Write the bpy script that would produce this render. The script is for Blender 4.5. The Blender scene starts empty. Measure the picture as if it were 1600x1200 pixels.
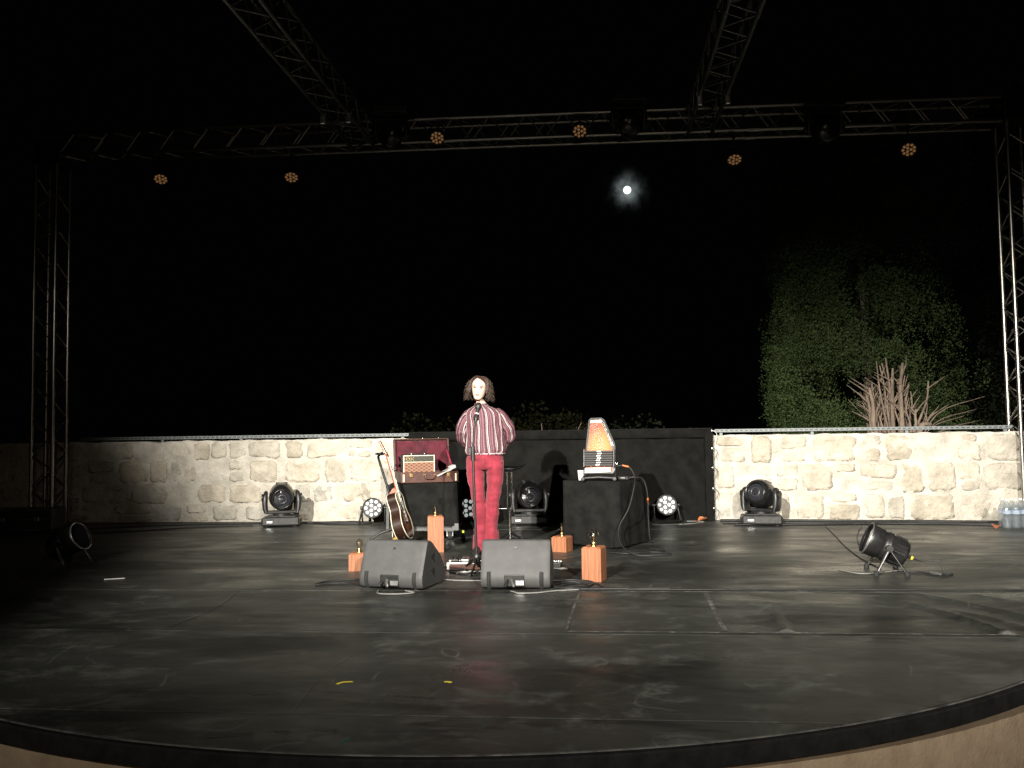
import bpy, bmesh, math, random
import numpy as np
from mathutils import Vector, Matrix, noise as mnoise

random.seed(7); RNG = np.random.default_rng(7)
sc = bpy.context.scene
COL = sc.collection
R = math.radians

# ------------------------------------------------------------------ camera
yaw, pitch, roll, F = R(5.5), R(3.2), R(0.8), 1342.0
fw = Vector((-math.sin(yaw)*math.cos(pitch), math.cos(yaw)*math.cos(pitch), math.sin(pitch)))
r0 = Vector((math.cos(yaw), math.sin(yaw), 0)); u0 = r0.cross(fw)
cr = r0*math.cos(roll) - u0*math.sin(roll); cu = r0*math.sin(roll) + u0*math.cos(roll)
cam_d = bpy.data.cameras.new('camera'); cam = bpy.data.objects.new('camera', cam_d); COL.objects.link(cam)
M = Matrix((cr, cu, -fw)).transposed().to_4x4(); M.translation = (0, 0, 1.137); cam.matrix_world = M
cam_d.sensor_fit = 'HORIZONTAL'; cam_d.sensor_width = 36; cam_d.lens = 36*F/1600
cam_d.clip_start = 0.05; cam_d.clip_end = 3000
sc.camera = cam

# ------------------------------------------------------------------ night sky
MOON_DIR = Vector((0.0421, 0.9946, 0.2794)).normalized()
w = bpy.data.worlds.new('World'); sc.world = w; w.use_nodes = True
nt = w.node_tree; nt.nodes.clear()
def wn(t, **k):
    n = nt.nodes.new(t)
    for a, b in k.items(): setattr(n, a, b)
    return n
wo = wn('ShaderNodeOutputWorld'); bg = wn('ShaderNodeBackground'); tc = wn('ShaderNodeTexCoord')
dot = wn('ShaderNodeVectorMath', operation='DOT_PRODUCT'); dot.inputs[1].default_value = MOON_DIR
nt.links.new(tc.outputs['Generated'], dot.inputs[0])
pw = wn('ShaderNodeMath', operation='POWER'); pw.inputs[1].default_value = 14000
mx0 = wn('ShaderNodeMath', operation='MAXIMUM'); mx0.inputs[1].default_value = 0.0
nt.links.new(dot.outputs['Value'], mx0.inputs[0]); nt.links.new(mx0.outputs[0], pw.inputs[0])
cl = wn('ShaderNodeTexNoise'); cl.inputs['Scale'].default_value = 75; cl.inputs['Detail'].default_value = 5; cl.inputs['Roughness'].default_value = .6
nt.links.new(tc.outputs['Generated'], cl.inputs['Vector'])
mr = wn('ShaderNodeMapRange'); mr.inputs['From Min'].default_value = .42; mr.inputs['From Max'].default_value = .68
nt.links.new(cl.outputs['Fac'], mr.inputs['Value'])
mu = wn('ShaderNodeMath', operation='MULTIPLY'); nt.links.new(pw.outputs[0], mu.inputs[0]); nt.links.new(mr.outputs[0], mu.inputs[1])
mc = wn('ShaderNodeVectorMath', operation='SCALE'); mc.inputs[0].default_value = (0.16, 0.185, 0.185)
nt.links.new(mu.outputs[0], mc.inputs['Scale'])
ad = wn('ShaderNodeVectorMath', operation='ADD'); ad.inputs[1].default_value = (0.0004, 0.0005, 0.0004)
nt.links.new(mc.outputs[0], ad.inputs[0]); nt.links.new(ad.outputs[0], bg.inputs['Color'])
pw2 = wn('ShaderNodeMath', operation='POWER'); pw2.inputs[1].default_value = 22000; nt.links.new(mx0.outputs[0], pw2.inputs[0])
mc2 = wn('ShaderNodeVectorMath', operation='SCALE'); mc2.inputs[0].default_value = (.13, .15, .15); nt.links.new(pw2.outputs[0], mc2.inputs['Scale'])
ad2 = wn('ShaderNodeVectorMath', operation='ADD'); nt.links.new(ad.outputs[0], ad2.inputs[0]); nt.links.new(mc2.outputs[0], ad2.inputs[1]); nt.links.new(ad2.outputs[0], bg.inputs['Color'])
bg.inputs['Strength'].default_value = 1.0; nt.links.new(bg.outputs[0], wo.inputs['Surface'])

# ------------------------------------------------------------------ stage lighting (front-of-house lamps behind the camera)
def spot(name, loc, target, energy, color, elev, az, low, soft=0.05, lean=0.):
    """a profile lamp: its shutters are cut in the lamp itself as soft limits on the beam's elevation and azimuth (degrees)"""
    d = bpy.data.lights.new(name, 'SPOT'); d.energy = energy; d.spot_size = R(62); d.spot_blend = .95
    d.color = color; d.shadow_soft_size = soft; d.use_nodes = True
    t = d.node_tree; em = t.nodes['Emission']; g = t.nodes.new('ShaderNodeNewGeometry'); sx = t.nodes.new('ShaderNodeSeparateXYZ')
    neg = t.nodes.new('ShaderNodeVectorMath'); neg.operation = 'SCALE'; neg.inputs['Scale'].default_value = SIGN
    t.links.new(g.outputs['Incoming'], neg.inputs[0]); t.links.new(neg.outputs[0], sx.inputs[0])
    def m(op, a, b=None):
        n = t.nodes.new('ShaderNodeMath'); n.operation = op
        for i, v in enumerate((a, b)):
            if v is None: continue
            if isinstance(v, (int, float)): n.inputs[i].default_value = v
            else: t.links.new(v, n.inputs[i])
        return n.outputs[0]
    def step(v, e0, e1, o0, o1):
        n = t.nodes.new('ShaderNodeMapRange'); n.interpolation_type = 'SMOOTHSTEP'; n.clamp = True
        n.inputs['From Min'].default_value = R(e0); n.inputs['From Max'].default_value = R(e1); n.inputs['To Min'].default_value = o0; n.inputs['To Max'].default_value = o1
        t.links.new(v, n.inputs['Value']); return n.outputs[0]
    el = m('ARCSINE', sx.outputs[2]); azm = m('ARCTAN2', sx.outputs[0], sx.outputs[1])
    azl = m('ADD', azm, m('MULTIPLY', m('ADD', el, R(16.5)), lean))
    k = m('MULTIPLY', step(el, elev[0], elev[1], 1, LEAK), step(azl, az[0], az[1], LEAK*3.5, 1))
    k = m('MULTIPLY', k, step(azm, az[2], az[3], 1, LEAK)); k = m('MULTIPLY', k, step(el, low[0], low[1], low[2], 1))
    t.links.new(k, em.inputs['Strength'])
    o = bpy.data.objects.new(name, d); COL.objects.link(o); o.location = loc
    o.rotation_euler = (Vector(target)-Vector(loc)).to_track_quat('-Z', 'Y').to_euler()
    return o
SIGN = 1.0; LEAK = .0035
WARM = (1.0, 0.945, 0.845)
spot('stage_spotlight', (-3.6, -5.0, 5.2), (0.3, 9.7, 0.4), 20500, WARM, (-13.5, -3.5), (-9.8, -3.0, 31, 37), (-33.5, -18, .04), lean=.75)
spot('stage_spotlight', (2.7, -5.0, 4.5), (0.3, 9.7, 0.4), 11000, WARM, (-12, -4.0), (-27.5, -20, 16, 22), (-30, -15, .05))
pl = bpy.data.lights.new('street_lamp_light', 'POINT'); pl.energy = 70; pl.color = (1.0, .72, .45); pl.shadow_soft_size = .15
po = bpy.data.objects.new('street_lamp_light', pl); COL.objects.link(po); po.location = (0.9, -3.2, 2.6)

vs = sc.view_settings; vs.view_transform = 'Standard'; vs.look = 'None'; vs.exposure = 0.0; vs.gamma = 1.0; vs.use_curve_mapping = False
sc.cycles.max_bounces = 6; sc.cycles.use_denoising = True; sc.cycles.caustics_reflective = False; sc.cycles.caustics_refractive = False

# ------------------------------------------------------------------ materials
MATS = {}
def mat(name, col, rough=.6, metal=0., col2=None, scale=8., detail=4., stretch=None, bump=0., bscale=None, bdist=.01,
        rr=None, trans=0., emit=None, estr=1., rand=None, spec=.5, lo=.35, hi=.65, coat=0.):
    if name in MATS: return MATS[name]
    m = bpy.data.materials.new(name); m.use_nodes = True; t = m.node_tree; b = t.nodes['Principled BSDF']
    b.inputs['Base Color'].default_value = (*col, 1); b.inputs['Roughness'].default_value = rough
    b.inputs['Metallic'].default_value = metal; b.inputs['Transmission Weight'].default_value = trans
    b.inputs['Specular IOR Level'].default_value = spec; b.inputs['Coat Weight'].default_value = coat
    if emit: b.inputs['Emission Color'].default_value = (*emit, 1); b.inputs['Emission Strength'].default_value = estr
    tcn = t.nodes.new('ShaderNodeTexCoord'); vec = tcn.outputs['Object']
    if stretch:
        mp = t.nodes.new('ShaderNodeMapping'); mp.inputs['Scale'].default_value = stretch
        t.links.new(vec, mp.inputs['Vector']); vec = mp.outputs['Vector']
    if col2 or rr:
        n = t.nodes.new('ShaderNodeTexNoise'); n.inputs['Scale'].default_value = scale; n.inputs['Detail'].default_value = detail
        n.inputs['Roughness'].default_value = .62; t.links.new(vec, n.inputs['Vector'])
        if col2:
            cr_ = t.nodes.new('ShaderNodeValToRGB'); e = cr_.color_ramp.elements
            e[0].position = lo; e[0].color = (*col, 1); e[1].position = hi; e[1].color = (*col2, 1)
            t.links.new(n.outputs['Fac'], cr_.inputs['Fac']); out = cr_.outputs['Color']
            if rand:
                oi = t.nodes.new('ShaderNodeObjectInfo'); rp = t.nodes.new('ShaderNodeValToRGB'); rp.color_ramp.interpolation = 'LINEAR'
                el = rp.color_ramp.elements
                while len(el) < len(rand): el.new(.5)
                for i, c in enumerate(rand): el[i].position = i/(len(rand)-1); el[i].color = (*c, 1)
                t.links.new(oi.outputs['Random'], rp.inputs['Fac'])
                mixn = t.nodes.new('ShaderNodeMix'); mixn.data_type = 'RGBA'; mixn.blend_type = 'MULTIPLY'; mixn.inputs['Factor'].default_value = 1
                t.links.new(out, mixn.inputs['A']); t.links.new(rp.outputs['Color'], mixn.inputs['B']); out = mixn.outputs['Result']
            t.links.new(out, b.inputs['Base Color'])
        if rr:
            mp2 = t.nodes.new('ShaderNodeMapRange'); mp2.inputs['To Min'].default_value = rr[0]; mp2.inputs['To Max'].default_value = rr[1]
            mp2.inputs['From Min'].default_value = .3; mp2.inputs['From Max'].default_value = .7
            t.links.new(n.outputs['Fac'], mp2.inputs['Value']); t.links.new(mp2.outputs[0], b.inputs['Roughness'])
    if bump:
        n2 = t.nodes.new('ShaderNodeTexNoise'); n2.inputs['Scale'].default_value = bscale or scale*3; n2.inputs['Detail'].default_value = 6
        t.links.new(vec, n2.inputs['Vector'])
        bp = t.nodes.new('ShaderNodeBump'); bp.inputs['Strength'].default_value = bump; bp.inputs['Distance'].default_value = bdist
        t.links.new(n2.outputs['Fac'], bp.inputs['Height']); t.links.new(bp.outputs['Normal'], b.inputs['Normal'])
    MATS[name] = m; return m

STONE = mat('limestone', (.37, .345, .295), .9, col2=(.59, .558, .492), scale=4.5, detail=10, bump=1., bscale=22, bdist=.03,
            rand=[(1.05, 1.02, .97), (.92, .9, .87), (1.06, 1., .93), (1., .97, .92), (.72, .75, .78), (1.08, 1.05, 1.0), (.98, .93, .86), (.84, .80, .74), (1.08, 1.04, .98)])
MORTAR = mat('lime_mortar', (.41, .38, .325), .95, col2=(.62, .582, .51), scale=5, detail=8, bump=.9, bscale=30, bdist=.02)
PLASTER = mat('tan_plaster', (.26, .19, .125), .9, col2=(.33, .25, .17), scale=9, detail=8, bump=.35, bscale=60, bdist=.006)
BLACKWOOD = mat('black_painted_wood', (.004, .004, .004), .8, col2=(.010, .010, .0095), scale=14, bump=.2, spec=.2)
ALU = mat('brushed_aluminium', (.14, .14, .135), .34, 1., col2=(.24, .24, .23), scale=12, rr=(.3, .5))  # darker copy of the metal: dimness of the roof trusses in the colour
LITALU = mat('lit_aluminium', (.34, .33, .30), .35, 1., col2=(.48, .46, .42), scale=12, rr=(.25, .45))  # paler copy of the aluminium: lamp highlights on towers and back truss as colour
EDGING = mat('dull_case_edging', (.07, .07, .072), .5, .3, col2=(.12, .12, .12), scale=12)
GALV = mat('galvanised_rail', (.13, .145, .15), .55, .2, col2=(.20, .22, .22), scale=40, rr=(.4, .6))
BLACKMETAL = mat('black_powder_coat', (.008, .008, .008), .42, .0, col2=(.018, .018, .018), scale=20, bump=.1, bscale=300, bdist=.001)
BLACKPLASTIC = mat('black_plastic', (.012, .012, .012), .4, col2=(.02, .02, .02), scale=18, rr=(.32, .5))
GREYPAINT = mat('textured_grey_cabinet_paint', (.046, .046, .047), .6, col2=(.062, .062, .063), scale=9, bump=.25, bscale=420, bdist=.002)
RUBBER = mat('rubber', (.012, .012, .012), .8, col2=(.02, .02, .02), scale=30)
CABLE = mat('cable_rubber', (.010, .010, .010), .55, col2=(.02, .02, .02), scale=30)
LENS = mat('led_lens_added_glow', (.85, .86, .86), .12, emit=(.93, 1., .98), estr=.4, col2=(.75, .78, .78), scale=60)  # added glow keeps the lenses bright where the spots are blocked
LENSDARK = mat('coated_glass_lens', (.02, .022, .025), .05, col2=(.03, .03, .04), scale=10, coat=1.)
AMBER = mat('amber_led_glow', (.2, .1, .05), .3, emit=(1.0, .50, .19), estr=.13, col2=(.25, .12, .05), scale=20)
GREENLED = mat('green_status_led', (.2, .5, .2), .3, emit=(.6, 1., .5), estr=1.2, col2=(.25, .5, .2), scale=20)
WOOD = mat('oiled_wood', (.16, .052, .022), .55, col2=(.42, .17, .078), scale=5, detail=10, stretch=(11, 11, .55), lo=.3, hi=.68, bump=.25, bscale=10, bdist=.004)
BRASS = mat('brass', (.65, .45, .18), .28, 1., col2=(.75, .55, .25), scale=30)
GLASS = mat('clear_glass', (1, 1, 1), .03, trans=1., col2=(.98, 1, .99), scale=3)
CHROME = mat('chrome', (.75, .74, .70), .14, 1., col2=(.65, .63, .58), scale=25, rr=(.1, .25))
DRAPE = mat('black_molton_cloth', (.0065, .0065, .006), .95, col2=(.0115, .0115, .0105), scale=6, bump=.3, bscale=500, bdist=.002, spec=.08)
CLOTH = mat('black_cover_cloth', (.0075, .0075, .0072), .95, col2=(.0135, .0135, .0125), scale=9, bump=.3, bscale=500, bdist=.002, spec=.08)
VELVET = mat('crimson_velvet', (.042, .003, .008), .85, col2=(.095, .007, .018), scale=9, detail=6, bump=.6, bscale=22, bdist=.02)
LEATHER = mat('brown_leather', (.042, .014, .009), .42, col2=(.08, .027, .016), scale=14, bump=.35, bscale=120, bdist=.003)
CREAM = mat('cream_binding', (.78, .70, .50), .4, col2=(.84, .77, .6), scale=20)
TOLEX = mat('black_vinyl_covering', (.012, .012, .012), .5, col2=(.02, .02, .02), scale=60, bump=.4, bscale=260, bdist=.002)
WHITE = mat('white_paper', (.74, .73, .70), .7, col2=(.82, .81, .78), scale=12)
SILVER = mat('silver_metal', (.6, .6, .6), .3, .9, col2=(.7, .7, .7), scale=20)
GUITARSIDE = mat('dark_rosewood_lacquer', (.014, .006, .004), .45, col2=(.03, .012, .007), scale=5, stretch=(1, 1, 10), spec=.3)
GUITARNECK = mat('reddish_mahogany', (.24, .055, .025), .35, col2=(.33, .085, .04), scale=8, stretch=(8, 8, 1))
YELLOW = mat('yellow_tape', (.75, .62, .05), .6, col2=(.68, .58, .06), scale=30)
TEAL = mat('teal_tape', (.02, .08, .075), .6, col2=(.03, .10, .09), scale=30)
WORN = mat('worn_white_tape', (.045, .043, .04), .7, col2=(.17, .165, .15), scale=16, detail=8, lo=.47, hi=.68)
ORANGE = mat('orange_plastic', (.75, .17, .04), .5, col2=(.65, .15, .04), scale=20)
LEAF_DRY = mat('dry_leaf', (.42, .13, .05), .8, col2=(.52, .2, .08), scale=30)
BARK = mat('pale_bark', (.12, .09, .068), .9, col2=(.25, .19, .145), scale=7, stretch=(3, 3, .7), bump=.7, bscale=24, bdist=.02)
PLASTICWRAP = mat('clear_water_bottle_plastic', (.92, .95, .97), .1, trans=.92, col2=(.95, .97, 1), scale=5)
SOIL = mat('dark_soil', (.05, .038, .028), .95, col2=(.08, .06, .045), scale=3, detail=8, bump=.6)
PAVING = mat('paving', (.22, .18, .14), .9, col2=(.30, .25, .19), scale=2, detail=8, bump=.4)
SKIN = None

def thin_glass(name, tint, ior, milk=0.):
    m = bpy.data.materials.new(name); m.use_nodes = True; t = m.node_tree; t.nodes.remove(t.nodes['Principled BSDF'])
    tr = t.nodes.new('ShaderNodeBsdfTransparent'); tr.inputs[0].default_value = (*tint, 1); gl = t.nodes.new('ShaderNodeBsdfGlossy'); gl.inputs['Roughness'].default_value = .06
    lw = t.nodes.new('ShaderNodeLayerWeight'); lw.inputs['Blend'].default_value = .5; pw_ = t.nodes.new('ShaderNodeMath'); pw_.operation = 'POWER'; pw_.inputs[1].default_value = 3; t.links.new(lw.outputs['Facing'], pw_.inputs[0])
    fr = t.nodes.new('ShaderNodeMath'); fr.operation = 'MULTIPLY_ADD'; fr.inputs[1].default_value = .55; fr.inputs[2].default_value = .05*ior; t.links.new(pw_.outputs[0], fr.inputs[0])
    nz = t.nodes.new('ShaderNodeTexNoise'); nz.inputs['Scale'].default_value = 30
    bp = t.nodes.new('ShaderNodeBump'); bp.inputs['Strength'].default_value = .15; t.links.new(nz.outputs['Fac'], bp.inputs['Height']); t.links.new(bp.outputs[0], gl.inputs['Normal'])
    mx = t.nodes.new('ShaderNodeMixShader'); t.links.new(fr.outputs[0], mx.inputs[0]); t.links.new(tr.outputs[0], mx.inputs[1]); t.links.new(gl.outputs[0], mx.inputs[2])
    out = mx.outputs[0]
    if milk:
        df = t.nodes.new('ShaderNodeBsdfTranslucent'); df.inputs[0].default_value = (.8, .84, .86, 1); d2 = t.nodes.new('ShaderNodeBsdfDiffuse'); d2.inputs[0].default_value = (.75, .79, .82, 1)
        am_ = t.nodes.new('ShaderNodeMixShader'); t.links.new(df.outputs[0], am_.inputs[1]); t.links.new(d2.outputs[0], am_.inputs[2])
        m3 = t.nodes.new('ShaderNodeMixShader'); m3.inputs[0].default_value = milk; t.links.new(out, m3.inputs[1]); t.links.new(am_.outputs[0], m3.inputs[2]); out = m3.outputs[0]
    t.links.new(out, t.nodes['Material Output'].inputs['Surface']); return m
GLASS = thin_glass('clear_bulb_glass', (.96, .96, .94), 1.5)
PLASTICWRAP = thin_glass('clear_water_bottle_plastic', (.85, .88, .9), 1.6, .22)
def leafmat(name, a, b):
    m = mat(name, a, .65, col2=b, scale=2.2, detail=6, spec=.06)
    return m
CONIFER = leafmat('conifer_foliage', (.026, .040, .015), (.054, .078, .029))
DIMLEAF = leafmat('dimmed_shrub_foliage', (.0035, .004, .0013), (.0075, .008, .0025))  # weak light on the shrubs put into a darkened leaf colour
NIGHTLEAF = leafmat('night_dimmed_foliage', (.006, .008, .004), (.014, .018, .008))  # night shade on the deeper plants put into the leaf colour

# black vinyl dance floor with scuffs, streaks and worn gloss
def vinyl():
    m = bpy.data.materials.new('black_vinyl_dance_floor'); m.use_nodes = True; t = m.node_tree; b = t.nodes['Principled BSDF']
    N = t.nodes.new; L = t.links.new
    tcn = N('ShaderNodeTexCoord')
    def noise(scale, stretch, detail=8, rough=.65, dist=0.):
        mp = N('ShaderNodeMapping'); mp.inputs['Scale'].default_value = stretch; L(tcn.outputs['Object'], mp.inputs['Vector'])
        n = N('ShaderNodeTexNoise'); n.inputs['Scale'].default_value = scale; n.inputs['Detail'].default_value = detail
        n.inputs['Roughness'].default_value = rough; n.inputs['Distortion'].default_value = dist; L(mp.outputs[0], n.inputs['Vector']); return n.outputs['Fac']
    def ramp(fac, lo, hi, a, c):
        r = N('ShaderNodeMapRange'); r.inputs['From Min'].default_value = lo; r.inputs['From Max'].default_value = hi
        r.inputs['To Min'].default_value = a; r.inputs['To Max'].default_value = c; L(fac, r.inputs['Value']); return r.outputs[0]
    def math_(op, a, c):
        n = N('ShaderNodeMath'); n.operation = op
        for i, v in enumerate((a, c)):
            if isinstance(v, (int, float)): n.inputs[i].default_value = v
            else: L(v, n.inputs[i])
        return n.outputs[0]
    base = ramp(noise(.9, (.7, 1.6, 1), 7, .6, .4), .3, .7, .022, .050)
    sc1 = ramp(noise(3.0, (.9, 1.2, 1), 12, .78, .35), .51, .72, 0, .075)       # dusty smears
    sc2 = ramp(noise(17, (.55, 1.5, 1), 9, .76, .2), .60, .74, 0, .08)           # streaks
    v = N('ShaderNodeTexVoronoi'); v.feature = 'DISTANCE_TO_EDGE'; v.inputs['Scale'].default_value = 1.7
    mpv = N('ShaderNodeMapping'); L(tcn.outputs['Object'], mpv.inputs['Vector'])
    nd = N('ShaderNodeTexNoise'); nd.inputs['Scale'].default_value = 1.3; L(tcn.outputs['Object'], nd.inputs['Vector'])
    vm = N('ShaderNodeVectorMath'); vm.operation = 'ADD'; L(mpv.outputs[0], vm.inputs[0]); L(nd.outputs['Color'], vm.inputs[1]); L(vm.outputs[0], v.inputs['Vector'])
    scr = math_('MULTIPLY', ramp(v.outputs['Distance'], 0, .012, .07, 0), ramp(noise(2.2, (1, 1, 1)), .5, .62, 0, 1))
    damp = ramp(noise(.75, (.55, 1.5, 1), 9, .6, .5), .545, .575, 1, .58)        # darker cleaner patches with a clear edge
    tot = math_('MULTIPLY', math_('ADD', math_('ADD', base, sc1), math_('ADD', sc2, scr)), damp)
    cmb = N('ShaderNodeCombineColor'); L(tot, cmb.inputs[0]); L(math_('MULTIPLY', tot, 1.05), cmb.inputs[1]); L(math_('MULTIPLY', tot, .94), cmb.inputs[2])
    L(cmb.outputs[0], b.inputs['Base Color'])
    L(math_('ADD', ramp(noise(1.6, (.5, 1.3, 1), 8, .66, .8), .35, .68, .27, .60), math_('MULTIPLY', sc1, 3.)), b.inputs['Roughness'])
    b.inputs['Specular IOR Level'].default_value = .34
    bp = N('ShaderNodeBump'); bp.inputs['Strength'].default_value = .25; bp.inputs['Distance'].default_value = .01
    L(noise(3.2, (.6, 1.2, 1), 6), bp.inputs['Height']); L(bp.outputs[0], b.inputs['Normal'])
    return m
VINYL = vinyl()

# ------------------------------------------------------------------ mesh helpers
class MB:
    def __init__(s): s.v = []; s.f = []; s.mi = []; s.sm = []
    def add(s, verts, faces, m=0, smooth=False, X=None):
        o = len(s.v)
        if X is not None: verts = [X @ Vector(p) for p in verts]
        s.v += [tuple(p) for p in verts]
        for fc in faces: s.f.append([o+i for i in fc]); s.mi.append(m); s.sm.append(smooth)
    def box(s, c, size, rot=None, m=0, bev=0., X=None):
        T = Matrix.Translation(c)
        if rot: T = T @ Matrix.Rotation(rot[2], 4, 'Z') @ Matrix.Rotation(rot[1], 4, 'Y') @ Matrix.Rotation(rot[0], 4, 'X')
        if X is not None: T = X @ T
        if bev > 0:
            bm = bmesh.new(); bmesh.ops.create_cube(bm, size=1)
            bmesh.ops.scale(bm, vec=size, verts=bm.verts)
            bmesh.ops.bevel(bm, geom=bm.edges[:], offset=bev, segments=2, profile=.5, affect='EDGES')
            bm.verts.index_update()
            vs_ = [v.co[:] for v in bm.verts]; fs = [[v.index for v in f.verts] for f in bm.faces]; bm.free()
            s.add(vs_, fs, m, False, T)
        else:
            x, y, z = [a/2 for a in size]
            vs_ = [(-x,-y,-z),(x,-y,-z),(x,y,-z),(-x,y,-z),(-x,-y,z),(x,-y,z),(x,y,z),(-x,y,z)]
            s.add(vs_, [(0,3,2,1),(4,5,6,7),(0,1,5,4),(1,2,6,5),(2,3,7,6),(3,0,4,7)], m, False, T)
    def loft(s, rings, m=0, smooth=True, caps=True, close=True, X=None):
        n = len(rings[0]); vs_ = [p for r in rings for p in r]; fs = []
        for i in range(len(rings)-1):
            for j in range(n if close else n-1):
                a = i*n+j; b = i*n+(j+1) % n; fs.append((a, b, b+n, a+n))
        s.add(vs_, fs, m, smooth, X)
        if caps:
            o = len(rings)-1
            s.add(list(rings[0]), [tuple(range(n))[::-1]], m, False, X); s.add(list(rings[o]), [tuple(range(n))], m, False, X)
    def tube(s, pts, r, n=8, m=0, caps=True, X=None, smooth=True, flat=1.):
        pts = [Vector(p) for p in pts]; rs = r if isinstance(r, (list, tuple)) else [r]*len(pts)
        t0 = (pts[1]-pts[0]).normalized(); up = Vector((0, 0, 1)) if abs(t0.z) < .9 else Vector((1, 0, 0))
        a = t0.cross(up).normalized(); rings = []
        for i, p in enumerate(pts):
            t = (pts[min(i+1, len(pts)-1)]-pts[max(i-1, 0)]).normalized()
            a = (a-t*a.dot(t)); a = a.normalized() if a.length > 1e-6 else t.orthogonal().normalized(); b = t.cross(a)
            rings.append([p+(a*math.cos(2*math.pi*k/n)+b*math.sin(2*math.pi*k/n)*flat)*rs[i] for k in range(n)])
        s.loft(rings, m, smooth, caps, True, X)
    def cyl(s, p0, p1, r0, r1=None, n=16, m=0, caps=True, X=None):
        s.tube([p0, p1], [r0, r0 if r1 is None else r1], n, m, caps, X)
    def lathe(s, prof, n=24, m=0, X=None, caps=True, smooth=True):
        rings = [[(r*math.cos(2*math.pi*k/n), r*math.sin(2*math.pi*k/n), z) for k in range(n)] for r, z in prof]
        s.loft(rings, m, smooth, caps, True, X)
    def prism(s, poly, d0, d1, axis='y', m=0, X=None):
        def p3(p, d): return (p[0], d, p[1]) if axis == 'y' else ((d, p[0], p[1]) if axis == 'x' else (p[0], p[1], d))
        s.loft([[p3(p, d0) for p in poly], [p3(p, d1) for p in poly]], m, False, True, True, X)
    def build(s, name, mats, parent=None, smooth=None):
        me = bpy.data.meshes.new(name); me.from_pydata(s.v, [], s.f)
        for mm in (mats if isinstance(mats, (list, tuple)) else [mats]): me.materials.append(mm)
        me.polygons.foreach_set('material_index', s.mi); me.polygons.foreach_set('use_smooth', s.sm if smooth is None else [smooth]*len(s.sm))
        me.update()
        bm = bmesh.new(); bm.from_mesh(me); bmesh.ops.recalc_face_normals(bm, faces=bm.faces); bm.to_mesh(me); bm.free()
        return link(name, me, parent)
def link(name, me, parent=None):
    o = bpy.data.objects.new(name, me); COL.objects.link(o)
    if parent: o.parent = parent
    return o
def tag(o, label=None, cat=None, group=None, kind=None):
    if label: o['label'] = label
    if cat: o['category'] = cat
    if group: o['group'] = group
    if kind: o['kind'] = kind
    return o
def thing(name, label, cat, loc=(0, 0, 0), rz=0., group=None):
    o = bpy.data.objects.new(name, None); COL.objects.link(o); o.location = loc; o.rotation_euler = (0, 0, rz); o.empty_display_size = .1
    return tag(o, label, cat, group)
def catmull(pts, k=6):
    P_ = [Vector(p) for p in pts]; P_ = [P_[0]*2-P_[1]]+P_+[P_[-1]*2-P_[-2]]; out = []
    for i in range(1, len(P_)-2):
        a, b, c, d = P_[i-1:i+3]
        for j in range(k):
            t = j/k; out.append(.5*((2*b)+(-a+c)*t+(2*a-5*b+4*c-d)*t*t+(-a+3*b-3*c+d)*t**3))
    out.append(P_[-2]); return out
def frame(o, d, up=(0, 0, 1)):
    """matrix with local Z along d"""
    z = Vector(d).normalized(); x = Vector(up).cross(z)
    x = x.normalized() if x.length > 1e-5 else Vector((1, 0, 0)); y = z.cross(x)
    m = Matrix((x, y, z)).transposed().to_4x4(); m.translation = o; return m

# ------------------------------------------------------------------ the setting: ground, stage
mb = MB(); mb.add([(-400, -400, -.9), (400, -400, -.9), (400, 400, -.9), (-400, 400, -.9)], [(0, 1, 2, 3)])
tag(mb.build('ground', PAVING), kind='structure')
mb = MB(); mb.box((0, 61.3, -.47), (160, 100, .84)); tag(mb.build('garden_ground', SOIL), kind='structure')

CX, CY, CR = -.874, 7.195, 4.19
def outline(inset=0., z=0.):
    pts = []
    rr = CR-inset
    for k in range(61):
        a = R(-162)+R(144)*k/60
        pts.append((CX+rr*math.cos(a), CY+rr*math.sin(a), z))
    pts += [(4.4-inset, 7.0, z), (6.6-inset, 8.6, z), (6.6-inset, 11.25, z), (-9.4+inset, 11.25, z), (-9.4+inset, 8.6, z), (-6.4+inset, 7.0, z)]
    return pts
mb = MB(); mb.loft([outline(0, -.075), outline(0, -.006), outline(.006, 0)], smooth=False); stage = mb.build('stage_floor', BLACKWOOD); tag(stage, kind='structure')
mb = MB(); mb.loft([outline(.035, -.9), outline(.035, -.075)], smooth=False); tag(mb.build('riser_wall', PLASTER, stage), 'tan plastered riser wall below the black stage edge')

def clip_poly(poly, y0, y1):
    def half(pl, y, keep_above):
        out = []
        for i in range(len(pl)):
            a, b = pl[i], pl[(i+1) % len(pl)]
            ia = (a[1] >= y) == keep_above or a[1] == y; ib = (b[1] >= y) == keep_above or b[1] == y
            if ia: out.append(a)
            if ia != ib:
                t = (y-a[1])/(b[1]-a[1]); out.append((a[0]+(b[0]-a[0])*t, y))
        return out
    return half(half(poly, y0, True), y1, False)
inner = [(p[0], p[1]) for p in outline(.045)]
seams = [2.5, 3.46, 4.88, 6.16, 8.14, 10.02, 11.2]
for i in range(len(seams)-1):
    pl = clip_poly(inner, seams[i]+.007, seams[i+1]-.007)
    mb = MB(); zt = .004 + (.0012 if i % 2 else 0)
    mb.loft([[(x, y, .0008) for x, y in pl], [(x, y, zt) for x, y in pl]], smooth=False)
    mb.build('vinyl_sheet', VINYL, stage)
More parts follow.
